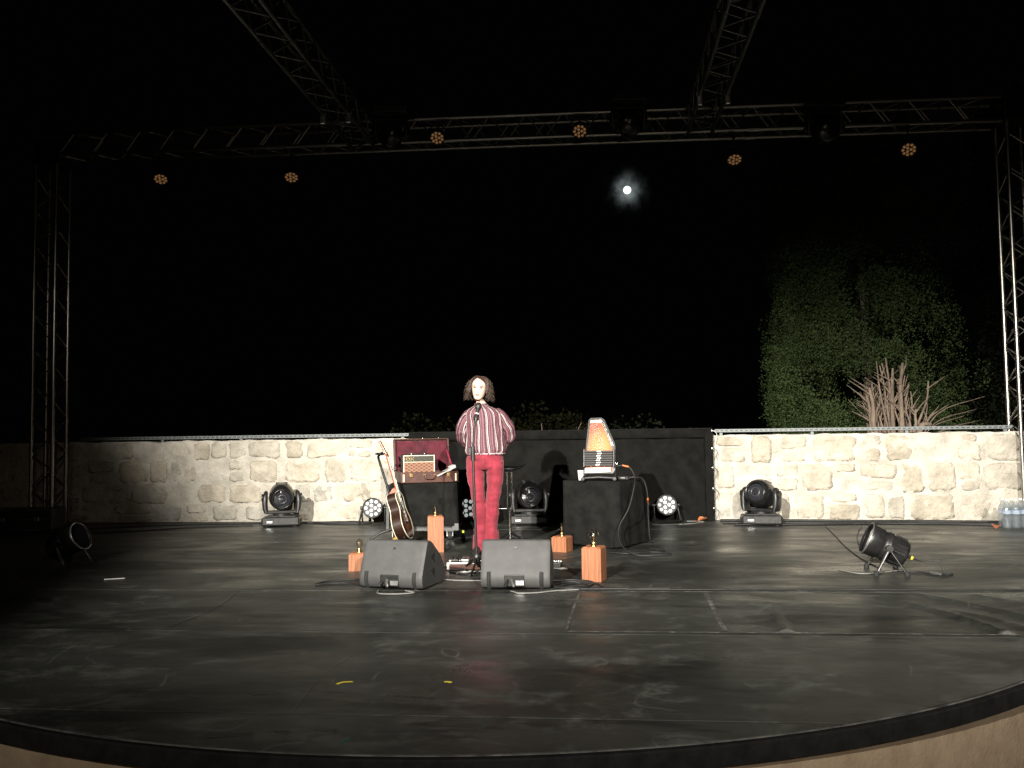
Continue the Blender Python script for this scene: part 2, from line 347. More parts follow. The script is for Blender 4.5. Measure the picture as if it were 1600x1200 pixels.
# cross joints in the sheets (ridge of tape), and the loose rippled sheet on the right
def ridge(pts, r, h, name, m, lab=None, par=stage):
    pp = catmull(pts, 8); b = MB()
    rings = []
    for i, p in enumerate(pp):
        t = (pp[min(i+1, len(pp)-1)]-pp[max(0, i-1)]).normalized(); s_ = Vector((-t.y, t.x, 0))
        rings.append([p+s_*r, p+s_*r*.5+Vector((0, 0, h*.8)), p+Vector((0, 0, h)), p-s_*r*.5+Vector((0, 0, h*.8)), p-s_*r])
    b.loft(rings, smooth=True, caps=False, close=False); o = b.build(name, m, par)
    if lab: o['label'] = lab
    return o
ridge([(-2.62, 6.12, .005), (-2.52, 5.5, .005), (-2.56, 4.92, .005)], .014, .0015, 'floor_tape', VINYL)
ridge([(-1.16, 4.84, .005), (-1.3, 4.1, .005), (-1.26, 3.5, .005)], .010, .001, 'floor_tape', VINYL)

def loose_sheet():
    xs = np.concatenate([np.linspace(-.17, 3.35, 150)]); ys = np.linspace(4.945, 6.13, 50); b = MB()
    lines = [([(1.03, 4.90), (1.05, 5.3), (1.09, 5.75)], .055, .020), ([(2.20, 4.9), (2.12, 5.35), (1.99, 5.7), (1.86, 6.0)], .055, .022),
             ([(2.62, 5.0), (2.45, 5.5), (2.25, 5.9), (2.15, 6.1)], .06, .020), ([(2.95, 5.35), (2.7, 5.7), (2.5, 6.05)], .07, .022), ([(2.4, 4.9), (2.3, 5.3), (2.15, 5.6)], .05, .014)]
    segs = []
    for pts, wd, hh in lines:
        pp = catmull([(x, y, 0) for x, y in pts], 24); segs.append(([(p.x, p.y) for p in pp], wd, hh))
    vs_ = []
    for y in ys:
        for x in xs:
            z = .0075+.001*mnoise.noise((x*1.7, y*1.7, 0))
            for pp, wd, hh in segs:
                best = 9; bi = 0
                for i, q in enumerate(pp):
                    d = (q[0]-x)**2+(q[1]-y)**2
                    if d < best: best = d; bi = i
                tt = bi/(len(pp)-1)
                z += 1.15*hh*math.exp(-best/(wd*wd*.35))*(1-.55*tt)
            ex = .012*mnoise.noise((x*2.1, 3.3, y))
            vs_.append((x, y+ex*(1 if y < 5.0 else 0), z))
    n = len(xs); fs = [(j*n+i, j*n+i+1, (j+1)*n+i+1, (j+1)*n+i) for j in range(len(ys)-1) for i in range(n-1)]
    b.add(vs_, fs, 0, True)
    # underside lip so that the front edge has thickness
    fr = vs_[:n]; b.add(fr+[(x, y+.001, .0056) for x, y, z in fr], [(i, i+1, n+i+1, n+i) for i in range(n-1)], 1)
    lf = [vs_[j*n] for j in range(len(ys))]; k = len(lf); b.add(lf+[(x, y, .0056) for x, y, z in lf], [(i, i+1, k+i+1, k+i) for i in range(k-1)], 1)
    o = b.build('loose_vinyl_sheet', [VINYL, WORN], stage); o['label'] = 'rippled loose vinyl sheet with a pale worn front edge'
loose_sheet()
ridge([(.735, 6.12, .0085), (.72, 5.6, .0088), (.70, 4.97, .0088)], .016, .0012, 'floor_tape', WORN, 'worn white tape line across the loose vinyl sheet')
ridge([(-.13, 6.12, .008), (-.165, 5.5, .008), (-.185, 4.95, .008)], .008, .001, 'floor_tape', WORN)
ridge([(-.19, 4.937, .0065), (1., 4.937, .0075), (2.3, 4.94, .0065), (3.2, 4.94, .0065)], .006, .002, 'floor_tape', WORN)
ridge([(-1.72, 6.165, .006), (-.3, 6.165, .006), (.8, 6.17, .006), (3.3, 6.19, .006)], .006, .0015, 'floor_tape', WORN)
# worn light line at the lip of the stage edge
pts = [(CX+(CR-.03)*math.cos(R(a)), CY+(CR-.03)*math.sin(R(a)), .003) for a in range(-128, -38, 3)]
ridge(pts, .006, .004, 'edge_strip', mat('worn_edge_strip', (.03, .03, .028), .5, col2=(.12, .12, .11), scale=9, detail=7), 'thin worn strip along the curved stage edge')
def tape(pts, name, m, lab):
    tag(ridge([(x, y, .0062) for x, y in pts], .008, .0012, name, m, None, None), lab, 'tape')
tape([(-1.192, 3.868), (-1.172, 3.902), (-1.128, 3.912)], 'marking_tape', YELLOW, 'bent yellow tape mark on the stage floor, left one of two')
tape([(-.708, 3.93), (-.682, 3.931), (-.676, 3.91)], 'marking_tape', YELLOW, 'small hooked yellow tape mark on the stage floor, right one of two')
tape([(-.96, 3.14), (-.945, 3.17), (-.935, 3.20)], 'marking_tape', TEAL, 'short teal tape mark at the front edge of the stage')
mb = MB(); mb.cyl((-3.90, 6.56, .012), (-3.77, 6.615, .012), .004, n=8); mb.cyl((-3.91, 6.556, .012), (-3.885, 6.566, .012), .005, n=8)
tag(mb.build('white_stick', WHITE), 'thin white stick lying on the dark floor at the left', 'stick')

# ------------------------------------------------------------------ rubble stone walls
def rubble_cells(L, H, seed):
    """roughly coursed rubble: wavy courses cut into blocks of unequal width, some courses doubled"""
    rnd = random.Random(seed); zs = [0.]
    while zs[-1] < H-.12: zs.append(zs[-1]+rnd.uniform(.19, .36))
    k = H/zs[-1]; zs = [z*k for z in zs]; cells = []
    def zb(i, x): return zs[i]+(0 if i in (0, len(zs)-1) else .035*mnoise.noise((x*1.6, i*7.3, seed)))
    for i in range(len(zs)-1):
        x = -rnd.uniform(0, .2)
        while x < L:
            wd = rnd.choice((rnd.uniform(.18, .32), rnd.uniform(.28, .46), rnd.uniform(.36, .64))); x1 = x+wd; s0, s1 = rnd.uniform(-.03, .03), rnd.uniform(-.03, .03)
            h_ = zs[i+1]-zs[i]
            def quad(xa, xb, fa, fb):
                def z_(x_, f_): a_, b_ = zb(i, x_), zb(i+1, x_); return a_+(b_-a_)*f_
                xm = (xa+xb)/2; return [(xa, z_(xa, fa)), (xm, z_(xm, fa)+rnd.uniform(-.012, .012)), (xb, z_(xb, fa)), (xb+rnd.uniform(-.015, .015), z_(xb, (fa+fb)/2)), (xb, z_(xb, fb)), (xm, z_(xm, fb)+rnd.uniform(-.012, .012)), (xa, z_(xa, fb)), (xa+rnd.uniform(-.015, .015), z_(xa, (fa+fb)/2))]
            xa, xb = max(0, x), min(L, x1)
            if xb-xa > .09:
                if h_ > .2 and rnd.random() < .25:
                    f_ = rnd.uniform(.35, .65); cells.append(quad(xa, xb, 0, f_)); cells.append(quad(xa, xb, f_, 1))
                else: cells.append(quad(xa, xb, 0, 1))
            x = x1
    return cells
def stone_wall(name, label, A, B, H, seed, sink=None):
    A = Vector(A); B = Vector(B); L = (B-A).length; rz = math.atan2(B.y-A.y, B.x-A.x)
    root = thing(name, label, 'wall', (A.x, A.y, 0), rz)
    nx = int(L/.03); nz = int(H/.03); b = MB(); vs_ = []
    def topz(x): return H+.022*mnoise.noise((x*2.3, seed, 0))+.014*mnoise.noise((x*7.1, seed, 3))
    for j in range(nz+1):
        for i in range(nx+1):
            x = L*i/nx; z = topz(x)*j/nz
            vs_.append((x, -.009-.016*mnoise.fractal((x*7, z*7, seed), .8, 2., 5), z))
    n = nx+1; b.add(vs_, [(j*n+i, j*n+i+1, (j+1)*n+i+1, (j+1)*n+i) for j in range(nz) for i in range(nx)], 0, True)
    top = vs_[nz*n:]; b.add(top+[(x, .45, z) for x, y, z in top], [(i, i+1, n+i+1, n+i) for i in range(n-1)])
    b.add([(0, 0, 0), (0, .45, 0), (0, .45, H), (0, 0, H)], [(0, 1, 2, 3)]); b.add([(L, 0, 0), (L, .45, 0), (L, .45, H), (L, 0, H)], [(0, 1, 2, 3)])
    b.add([(0, .45, 0), (L, .45, 0), (L, .45, H), (0, .45, H)], [(0, 1, 2, 3)])
    b.build('mortar_core', MORTAR, root)
    rnd = random.Random(seed+1)
    for c in rubble_cells(L, H-.005, seed):
        cx = sum(p[0] for p in c)/len(c); cz = sum(p[1] for p in c)/len(c)
        xs = [p[0] for p in c]; zs = [p[1] for p in c]; wd = max(xs)-min(xs); hg = max(zs)-min(zs)
        if wd < .07 or hg < .06: continue
        if rnd.random() < .07: continue               # here the mortar covers the stone
        ins = rnd.uniform(.006, .030); k = max(.6, 1-2*ins/min(wd, hg))
        p = [(cx+(x-cx)*k, cz+(z-cz)*(k+.02)) for x, z in c]
        q = []                                     # corner cutting rounds the block
        for i in range(len(p)):
            a, d = p[i], p[(i+1) % len(p)]
            for t in (.25, .75): q.append((a[0]+(d[0]-a[0])*t+rnd.uniform(-.010, .010), a[1]+(d[1]-a[1])*t+rnd.uniform(-.010, .010)))
        d = rnd.uniform(.004, .017); tilt = rnd.uniform(-.02, .02); tz = rnd.uniform(-.03, .02)
        def off(x, z, base): return -(base+tilt*(x-cx)+tz*(z-cz)+.006*mnoise.noise((x*11, z*11, seed)))
        sh = lambda pt, s_: (cx+(pt[0]-cx)*s_, cz+(pt[1]-cz)*s_)
        o1 = [(x, .03, z) for x, z in q]; o2 = []; o3 = []
        for pt in q:
            x, z = sh(pt, .955); o2.append((x, off(x, z, d*.75), z)); x, z = sh(pt, .74); o3.append((x, off(x, z, d+.006), z))
        b = MB(); m = len(q); b.loft([o1, o2, o3], 0, True, False)
        b.add(o3+[(cx, off(cx, cz, d+.009), cz)], [(i, (i+1) % m, m) for i in range(m)], 0, True)
        b.build('stone', STONE, root)
    return root
stone_wall('stone_wall', 'low rubble stone wall left of the black drape, fading into darkness at its left end', (-8.6, 11.03, 0), (-2.38, 11.03, 0), 1.075, 11)
stone_wall('stone_wall', 'brightly lit low rubble stone wall right of the black drape', (1.47, 11.02, 0), (5.9, 10.60, 0), 1.06, 23)

def wall_rail(label, A, B, z):
    A = Vector(A); B = Vector(B); L = (B-A).length; root = thing('wall_rail', label, 'rail', (A.x, A.y, z), math.atan2(B.y-A.y, B.x-A.x))
    b = MB(); t = .004; hh = .042
    b.box((L/2, 0, hh/2), (L, .04, hh), bev=.004); b.build('rail_profile', GALV, root)
    b = MB()
    for i in range(int(L/.06)): b.box((.03+i*.06, -.0215, hh/2), (.034, .003, .010))
    o = b.build('slots', BLACKMETAL, root); o['kind'] = 'stuff'
    for i in range(int(L/1.1)+1):
        b = MB(); b.box((.08+i*1.1, .0, -.06), (.04, .03, .115), bev=.004); b.build('bracket', GALV, root)
wall_rail('slotted grey metal rail along the top of the left stone wall', (-7.0, 11.12, 0), (-2.42, 11.12, 0), 1.10)
wall_rail('slotted grey metal rail along the top of the right stone wall', (1.5, 11.10, 0), (4.95, 10.78, 0), 1.095)

# black drape between the two walls
def drape():
    root = thing('stage_drape', 'black cloth drape hung between the two stone walls', 'curtain', (0, 0, 0))
    x0, x1, H = -2.40, 1.455, 1.135; nx, nz = 220, 40; b = MB(); vs_ = []
    for j in range(nz+1):
        for i in range(nx+1):
            x = x0+(x1-x0)*i/nx; z = H*j/nz; f_ = 1-z/H
            y = 10.97+.016*math.sin(x*9+1.3*mnoise.noise((x*1.2, 0, 2)))*(.35+f_)+.022*mnoise.noise((x*2.3, z*.5, 5))
            s = x*1.0+z*.75                             # diagonal pull folds near the right end
            y += .045*math.sin(s*13+1.5*mnoise.noise((x*2, z*2, 7)))*max(0, min(1, (x-.3)/.6))*(.25+.75*math.sin(min(1, z/H)*math.pi))
            zz = z+(.008*mnoise.noise((x*1.7, 8, 0)) if j == nz else 0)-(.012*math.sin((x-x0)/(x1-x0)*math.pi) if j == nz else 0)
            vs_.append((x, y, zz+.004))
    n = nx+1; b.add(vs_, [(j*n+i, j*n+i+1, (j+1)*n+i+1, (j+1)*n+i) for j in range(nz) for i in range(nx)], 0, True)
    b.build('cloth', DRAPE, root)
    b = MB(); hem = []
    for k, zc in enumerate((H+.012, H-.0, H-.09, H-.10)):
        hem.append([(x0+(x1-x0)*i/60, 10.93-(.012 if 0 < k < 3 else .0)+.008*math.sin(i*.9), zc) for i in range(61)])
    b.loft(hem, 0, True, False, False); b.build('top_hem', DRAPE, root)
    b = MB(); b.box((x1-.05, 10.915, H/2), (.10, .012, H-.02), bev=.003); b.build('side_hem', DRAPE, root)
    b = MB(); b.cyl((x0, 10.985, H+.005), (x1, 10.985, H+.005), .016, n=10); b.build('hanging_bar', BLACKMETAL, root)
    for z in (1.12, .90, .66, .40, .16):
        b = MB(); b.lathe([(.005, 0), (.013, 0), (.013, .004), (.005, .004)], 12, X=frame((x1-.012, 10.908, z), (0, -1, 0))); b.build('eyelet', SILVER, root)
        b = MB(); b.tube(catmull([(x1-.012, 10.905, z), (x1+.02, 10.90, z-.01), (x1+.05, 10.93, z-.05), (x1+.03, 10.92, z-.13)], 4), .004, 6); b.build('tie_cord', BLACKPLASTIC if z < 1 else WHITE, root)
drape()

# ------------------------------------------------------------------ aluminium trusses
UNIT = MB(); UNIT.cyl((0, 0, 0), (0, 0, 1), 1, n=8); _u = UNIT.build('brace', ALU); BRACE_ME = _u.data; bpy.data.objects.remove(_u)
UNIT = MB(); UNIT.cyl((0, 0, 0), (0, 0, 1), 1, n=12); _u = UNIT.build('chord', ALU); CHORD_ME = _u.data; bpy.data.objects.remove(_u)
def bar(name, me, a, b, r, root):
    o = link(name, me, root); m = frame(a, Vector(b)-Vector(a)); o.matrix_basis = m @ Matrix.Diagonal((r, r, (Vector(b)-Vector(a)).length, 1)); return o
def truss(name, label, A, B, S, up, pitch=.46, group=None, faces=(0, 1, 2, 3)):
    A = Vector(A); B = Vector(B); L = (B-A).length
    root = thing(name, label, 'truss', A, 0, group); d = (B-A).normalized(); u = Vector(up); s = d.cross(u).normalized(); u = s.cross(d)
    cs = [(-s-u)*S/2, (s-u)*S/2, (s+u)*S/2, (-s+u)*S/2]
    for c in cs: bar('chord', CHORD_ME, c, c+d*L, .025, root)
    n = int(L/(pitch/2))
    for fidx in faces:
        a, b = cs[fidx], cs[(fidx+1) % 4]
        for k in range(n):
            p, q = (a, b) if (k+fidx) % 2 else (b, a)
            bar('brace', BRACE_ME, p+d*(k*pitch/2+.01), q+d*((k+1)*pitch/2-.01), .010, root)
    for c in cs:                                       # conical couplers every 3 m
        for k in range(1, int(L/3)+1):
            if k*3 < L: bar('coupler', CHORD_ME, c+d*(k*3-.06), c+d*(k*3+.06), .031, root)
    return root
S = .29; TZ = 4.925
truss('back_truss', 'long horizontal aluminium truss spanning the back of the stage', (-7.0, 10.695, TZ+.10), (4.88, 10.695, TZ-.02), S, (0, 0, 1))
truss('roof_truss', 'aluminium roof truss running forward overhead, left one of two', (-2.87, 10.53, TZ), (-2.87, 3.2, TZ), S, (0, 0, 1))
truss('roof_truss', 'aluminium roof truss running forward overhead, right one of two', (1.35, 10.53, TZ), (1.35, 3.2, TZ), S, (0, 0, 1))
bt = [o for o in COL.objects if o.name == 'back_truss'][0]
tl = truss('tower_truss', 'upright aluminium truss tower at the left end of the back wall', (-7.165, 10.695, .02), (-7.165, 10.695, 4.76), S, (0, 1, 0))
tr_ = truss('tower_truss', 'upright aluminium truss tower at the right edge of the picture', (5.08, 10.695, .02), (5.08, 10.695, 4.76), S, (0, 1, 0))
CH2 = CHORD_ME.copy(); CH2.materials.clear(); CH2.materials.append(LITALU); BR2 = BRACE_ME.copy(); BR2.materials.clear(); BR2.materials.append(LITALU)
for t in (tl, tr_, bt):
    for c in t.children: c.data = BR2 if c.data == BRACE_ME else CH2
for t in (tl, tr_):
    b = MB(); b.box((0, 0, -.007), (.6, .6, .018), bev=.004); b.build('base_plate', ALU, t)
    b = MB(); b.box((0, 0, 4.90), (.36, .36, .33), bev=.02); b.build('corner_block', BLACKMETAL, t)
for X_, lab in ((-2.87, 'left'), (1.35, 'right')):     # pairs of chain clamps below the roof trusses
    for dx in (-.15, .15):
        o = thing('rigging_clamp', f'pale rigging clamp on the {lab} roof truss, {"left" if dx<0 else "right"} of its pair', 'clamp', (X_+dx, 9.35, 4.72))
        b = MB(); b.box((0, 0, 0), (.06, .05, .11), bev=.01); b.build('body', SILVER, o)
        b = MB(); b.tube([(0.035*math.cos(a), 0, .075+.035*math.sin(a)) for a in [R(x) for x in range(-60, 250, 30)]], .008, 6); b.build('hook', SILVER, o)

# ------------------------------------------------------------------ lamps
def hexgrid():
    pts = []
    for r_, n in ((0, 3), (1, 9)):
        rad = (.034, .086)[r_]
        for k in range(n): pts.append((rad*math.cos(2*math.pi*(k+.5*r_)/n), rad*math.sin(2*math.pi*(k+.5*r_)/n)))
    return pts
def led_par(label, loc, direction, lensmat, hang=None, group=None, legs=True, scale=1.):
    """lens faces along `direction`; loc = centre of the face"""
    root = thing('led_par_lamp', label, 'stage lamp', loc, 0, group); root.scale = (scale,)*3
    X = frame((0, 0, 0), direction)
    b = MB(); b.lathe([(.112, -.012), (.128, -.012), (.130, .004), (.122, .012), (.114, .008), (.112, -.012)], 28, X=X, caps=False)
    b.lathe([(.118, -.012), (.118, -.075), (.100, -.10), (.098, -.17), (.07, -.20), (.0, -.20)], 28, X=X, caps=False); b.build('housing', BLACKMETAL, root)
    b = MB()
    for k in range(12):
        a = 2*math.pi*k/12; b.box((.106*math.cos(a), .106*math.sin(a), -.135), (.02, .006, .06), (0, 0, a), X=X)
    b.build('cooling_fins', BLACKMETAL, root)['kind'] = 'stuff'
    b = MB(); b.lathe([(0.001, -.006), (.113, -.006)], 28, X=X, caps=False, smooth=False); b.build('face_plate', BLACKPLASTIC, root)
    for px, py in hexgrid():
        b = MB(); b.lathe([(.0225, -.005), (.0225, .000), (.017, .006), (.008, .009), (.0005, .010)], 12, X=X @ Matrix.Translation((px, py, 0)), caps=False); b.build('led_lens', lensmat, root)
    z = Vector(direction).normalized(); side = Vector((0, 0, 1)).cross(z).normalized(); piv = -z*.06
    if hang is not None:
        b = MB(); top = Vector((0, 0, hang)); pts = [piv+side*.14, piv+side*.145+Vector((0, 0, .12)), piv+side*.06+Vector((0, 0, .19)), piv-side*.06+Vector((0, 0, .19)), piv-side*.145+Vector((0, 0, .12)), piv-side*.14]
        b.tube(pts, .011, 6); b.cyl(piv+Vector((0, 0, .19)), (piv.x, piv.y, max(.22, hang)), .014, n=8); b.build('yoke', BLACKMETAL, root)
        b = MB(); b.box((piv.x, piv.y, max(.24, hang)), (.05, .07, .07), bev=.008); b.build('hook_clamp', BLACKMETAL, root)
    elif legs:
        zf = -loc[2]/scale+.006
        for sgn in (-1, 1):
            b = MB()
            for fwd in (-.13, .12):
                foot = piv+side*sgn*.16+Vector((z.x, z.y, 0)).normalized()*fwd; foot.z = zf+.012
                b.tube([piv+side*sgn*.135, piv+side*sgn*.145+Vector((0, 0, -.02)), foot], .011, 6)
            b.build('stand_leg', BLACKMETAL, root)
            b = MB(); b.cyl(piv+side*sgn*.12, piv+side*sgn*.165, .022, n=12); b.build('tilt_knob', BLACKPLASTIC, root)
    return root
face = lambda x, y, tilt=.12: (-x/math.hypot(x, y)*.55, -y/math.hypot(x, y), tilt)
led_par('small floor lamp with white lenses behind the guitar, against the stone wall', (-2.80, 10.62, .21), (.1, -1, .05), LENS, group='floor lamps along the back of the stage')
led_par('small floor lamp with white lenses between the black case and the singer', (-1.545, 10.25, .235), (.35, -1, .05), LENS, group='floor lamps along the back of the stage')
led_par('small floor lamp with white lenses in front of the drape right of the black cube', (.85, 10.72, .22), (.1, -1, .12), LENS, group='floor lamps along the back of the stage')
HG = 'lamps hung from the back truss'
for i, (x, y, z, hg, lab) in enumerate([(-5.53, 10.45, 4.46, .34, 'hanging lamp with amber lenses, first from the left tower'), (-3.79, 10.45, 4.41, .38, 'hanging lamp with amber lenses, second from the left tower'),
        (-1.89, 10.36, 4.80, .22, 'amber-lensed lamp on the truss above the singer, left of the pair'), (-.122, 10.36, 4.80, .22, 'amber-lensed lamp on the truss nearest the moon'),
        (1.74, 10.45, 4.39, .40, 'hanging lamp with amber lenses just right of the right roof truss'), (3.77, 10.45, 4.42, .38, 'hanging lamp with amber lenses nearest the right tower')]):
    led_par(lab, (x, y, z), Vector((-x*.6+.8*math.sin(i*2), -y, -17 if i in (0, 1, 4) else -10)), AMBER, hang=hg, group=HG, scale=.74)

def moving_head(label, loc, rz, tilt, pan=0., flip=False, group='moving head lamps on the stage floor', scale=1.):
    root = thing('moving_head_lamp', label, 'stage lamp', loc, rz, group); root.scale = (scale,)*3
    if flip: root.rotation_euler = (math.pi, 0, rz)
    b = MB(); b.box((0, 0, .065), (.46, .30, .105), bev=.02); b.box((0, 0, .125), (.36, .24, .02), bev=.008); b.build('base', BLACKPLASTIC, root)
    for sx in (-1, 1):
        for sy in (-1, 1):
            b = MB(); b.cyl((sx*.17, sy*.1, 0), (sx*.17, sy*.1, .02), .025, n=10); b.build('foot', RUBBER, root)
    b = MB(); b.box((-.13, -.153, .065), (.07, .006, .025), bev=.002); b.build('display', SILVER, root)
    for sx in (-1, 1):
        b = MB(); b.box((sx*.235, 0, .07), (.02, .12, .03), bev=.008); b.build('carry_handle', BLACKPLASTIC, root)
    P_ = Matrix.Rotation(pan, 4, 'Z')
    b = MB(); b.cyl((0, 0, .13), (0, 0, .16), .11, n=24, X=P_); b.box((0, 0, .175), (.40, .15, .04), bev=.015, X=P_); b.build('yoke_bridge', BLACKPLASTIC, root)
    for s in (-1, 1):
        b = MB(); rings = []
        for z, wd, th, off in ((.165, .17, .05, .185), (.22, .16, .065, .20), (.30, .15, .07, .205), (.37, .13, .065, .2), (.42, .09, .05, .193), (.44, .04, .03, .188)):
            rings.append([(s*off+th/2*math.copysign(abs(math.cos(a))**.6, math.cos(a)), wd/2*math.copysign(abs(math.sin(a))**.6, math.sin(a)), z) for a in [2*math.pi*k/16 for k in range(16)]])
        b.loft(rings, X=P_); b.build('yoke_arm', BLACKPLASTIC, root)
        b = MB(); b.cyl((s*.225, 0, .36), (s*.245, 0, .36), .045, n=18, X=P_); b.build('pivot_cap', BLACKMETAL, root)
    HX = P_ @ Matrix.Translation((0, 0, .36)) @ Matrix.Rotation(tilt, 4, 'X')
    prof = [(.0, -.21), (.10, -.205), (.135, -.17), (.155, -.09), (.158, .0), (.15, .07), (.132, .13), (.115, .155), (.105, .16), (.10, .14), (.098, .13)]
    b = MB(); rings = [[(min(.155, r_*1.04)*math.cos(a), r_*1.02*math.sin(a)*(1.08 if math.sin(a) > 0 else 1), z) for a in [2*math.pi*k/28 for k in range(28)]] for r_, z in prof]
    b.loft(rings, X=HX @ Matrix.Rotation(R(90), 4, 'X'), caps=False); hd = b.build('lamp_head', mat('glossy_black_shell', (.010, .010, .010), .22, col2=(.016, .016, .016), scale=8), root)
    LX = HX @ Matrix.Rotation(R(90), 4, 'X')
    b = MB(); b.lathe([(.0005, .150), (.03, .147), (.06, .138), (.10, .128)], 24, X=LX, caps=False); b.build('lens', LENSDARK, hd)
    b = MB(); b.lathe([(.045, .146), (.052, .150), (.058, .146)], 24, X=LX, caps=False); b.build('lens_ring', mat('dark_grey_ring', (.06, .06, .06), .35, .5, col2=(.08, .08, .08), scale=20), hd)
    b = MB()
    for k in range(5): b.box((0, .158, -.12+k*.035), (.14, .012, .012), X=LX)
    b.build('vent', BLACKMETAL, hd)
    return root
moving_head('black moving head lamp on the floor before the left stone wall', (-3.93, 10.50, .004), R(14), R(8), R(8))
moving_head('black moving head lamp on the floor right of the chrome stand', (-.83, 10.56, .004), R(4), R(6), R(8))
moving_head('black moving head lamp on the floor before the right stone wall, lens turned left', (1.93, 10.46, .004), R(-6), R(-14), R(-30))
tg = 'dark lamps clamped to the back truss'
for x, z, lab in ((-2.46, 5.20, 'dark boxy lamp clamped to the truss beside the left roof truss'), (.47, 5.20, 'dark boxy lamp clamped to the truss above the moon'), (2.77, 5.02, 'dark boxy lamp under the truss between the right roof truss and right tower')):
    o = moving_head(lab, (x, 10.33, z), R(5), R(25), 0, True, tg, .95)
    b = MB(); b.box((0, -.20 if False else -.16, .0), (.06, .30, .05), bev=.008); b.build('truss_clamp', BLACKMETAL, o)
    b = MB(); b.cyl((.1, -.155, .08), (.1, -.16, .08), .007, n=8); b.build('status_light', GREENLED, o)

def floor_can(label, loc, direction, lens_bright=False):
    root = thing('floor_spotlight', label, 'stage lamp', loc)
    C0 = Vector((0, 0, .20)); X = frame(C0, direction)
    b = MB(); b.lathe([(.128, .13), (.128, .15), (.118, .152), (.112, .14)], 30, X=X, caps=False)
    b.lathe([(.122, .14), (.122, .05), (.112, .045), (.112, .01), (.118, .005), (.118, -.02), (.108, -.03), (.108, -.13), (.095, -.155), (.0, -.155)], 30, X=X, caps=False); b.build('barrel', BLACKMETAL, root)
    b = MB()
    for k in range(14):
        a = 2*math.pi*k/14; b.box((.113*math.cos(a), .113*math.sin(a), -.08), (.016, .006, .09), (0, 0, a), X=X)
    b.build('cooling_fins', BLACKMETAL, root)['kind'] = 'stuff'
    b = MB(); b.lathe([(.122, .1525), (.128, .156), (.133, .150), (.130, .145)], 30, X=X, caps=False); b.build('front_ring', SILVER, root)
    b = MB(); b.lathe([(.0005, .137), (.114, .135)], 30, X=X, caps=False); b.build('front_glass', LENS if lens_bright else LENSDARK, root)
    z = Vector(direction).normalized(); side = Vector((0, 0, 1)).cross(z).normalized(); fx = Vector((z.x, z.y, 0)).normalized()
    for s in (-1, 1):
        p = C0+side*s*.14
        b = MB(); b.box(p, (.02, .02, .02), bev=.004); b.cyl(p-side*s*.02, p+side*s*.025, .026, n=12); b.build('tilt_knob', BLACKPLASTIC, root)
        for fwd in (-.11, .11):
            foot = p+fx*fwd*1.0+side*s*.05; foot.z = .014
            b = MB(); b.tube([p, p+(foot-p)*.5, foot], [.016, .014, .013], 8, flat=.6); lg = b.build('stand_leg', BLACKMETAL if fwd < 0 else mat('grey_stand_metal', (.12, .12, .12), .4, .8, col2=(.18, .18, .18), scale=20), root)
            b = MB(); b.tube([foot+Vector((0, 0, -.012)), foot+Vector((0, 0, .02))], .02, 10); b.build('rubber_foot', RUBBER, lg)
    b = MB(); b.cyl(C0-z*.155, C0-z*.20, .014, n=10); b.build('power_plug', BLACKPLASTIC, root)
    b = MB(); b.cyl(C0-z*.20, C0-z*.215, .015, n=10); b.build('plug_ring', YELLOW, root)
    return root, C0-z*.21+Vector(loc)
_, plugR = floor_can('black can spotlight on splayed legs at the right of the stage', (2.24, 7.03, .004), (-.90, .10, .42))
_, plugL = floor_can('dark can spotlight on the floor before the left truss tower', (-4.72, 7.32, .004), (.90, -.05, .42), False)

# ------------------------------------------------------------------ wooden blocks with bulbs
def bulb_block(label, loc, rz, w_, h_, kind):
    root = thing('bulb_lamp', label, 'lamp', loc, rz, 'wooden block lamps')
    b = MB(); c = .012
    rings = [[(sx*(w_/2-k), sy*(w_/2-k), z) for sx, sy in ((-1, -1), (1, -1), (1, 1), (-1, 1))] for k, z in ((.002, 0), (0, .003), (0, h_-c), (c, h_))]
    b.loft(rings, smooth=False); b.build('wood_block', WOOD, root)
    b = MB(); b.lathe([(.022, h_), (.022, h_+.006), (.017, h_+.01), (.017, h_+.03), (.014, h_+.034)], 16); b.build('socket', BRASS, root)
    z0 = h_+.034
    if kind == 'globe': prof = [(.013, 0), (.015, .008), (.028, .022), (.038, .04), (.040, .055), (.034, .075), (.02, .089), (.006, .094), (.0005, .0945)]
    elif kind == 'small': prof = [(.013, 0), (.014, .01), (.024, .024), (.031, .042), (.030, .055), (.021, .07), (.008, .078), (.0005, .079)]
    else: prof = [(.013, 0), (.014, .008), (.0155, .02), (.0165, .06), (.0165, .075), (.012, .086), (.004, .09), (.0005, .0905)]
    b = MB(); b.lathe([(r_, z0+z) for r_, z in prof], 20, caps=False)
    b.lathe([(max(.0004, r_-.0012), z0+z-.001) for r_, z in prof][::-1], 20, caps=False); b.build('glass_bulb', GLASS, root)
    b = MB(); b.cyl((0, 0, z0), (0, 0, z0+.03), .004, n=8)
    for k in range(4): b.tube([(0, 0, z0+.028), (.009*math.cos(k*1.57), .009*math.sin(k*1.57), z0+.05), (.004*math.cos(k*1.57+1), .004*math.sin(k*1.57+1), z0+.03)], .0012, 5)
    b.build('filament', BRASS, root)
bulb_block('low wooden block lamp half hidden behind the left floor monitor', (-1.985, 7.09, .004), R(8), .155, .148, 'small')
bulb_block('tall wooden block lamp standing before the black case', (-1.545, 8.19, .004), R(12), .150, .345, 'tube')
bulb_block('low wooden block lamp at the left foot of the black cube', (-.335, 8.20, .004), R(-22), .150, .145, 'tube')
bulb_block('medium wooden block lamp with a round bulb right of the right floor monitor', (-.03, 6.62, .004), R(-16), .150, .258, 'globe')

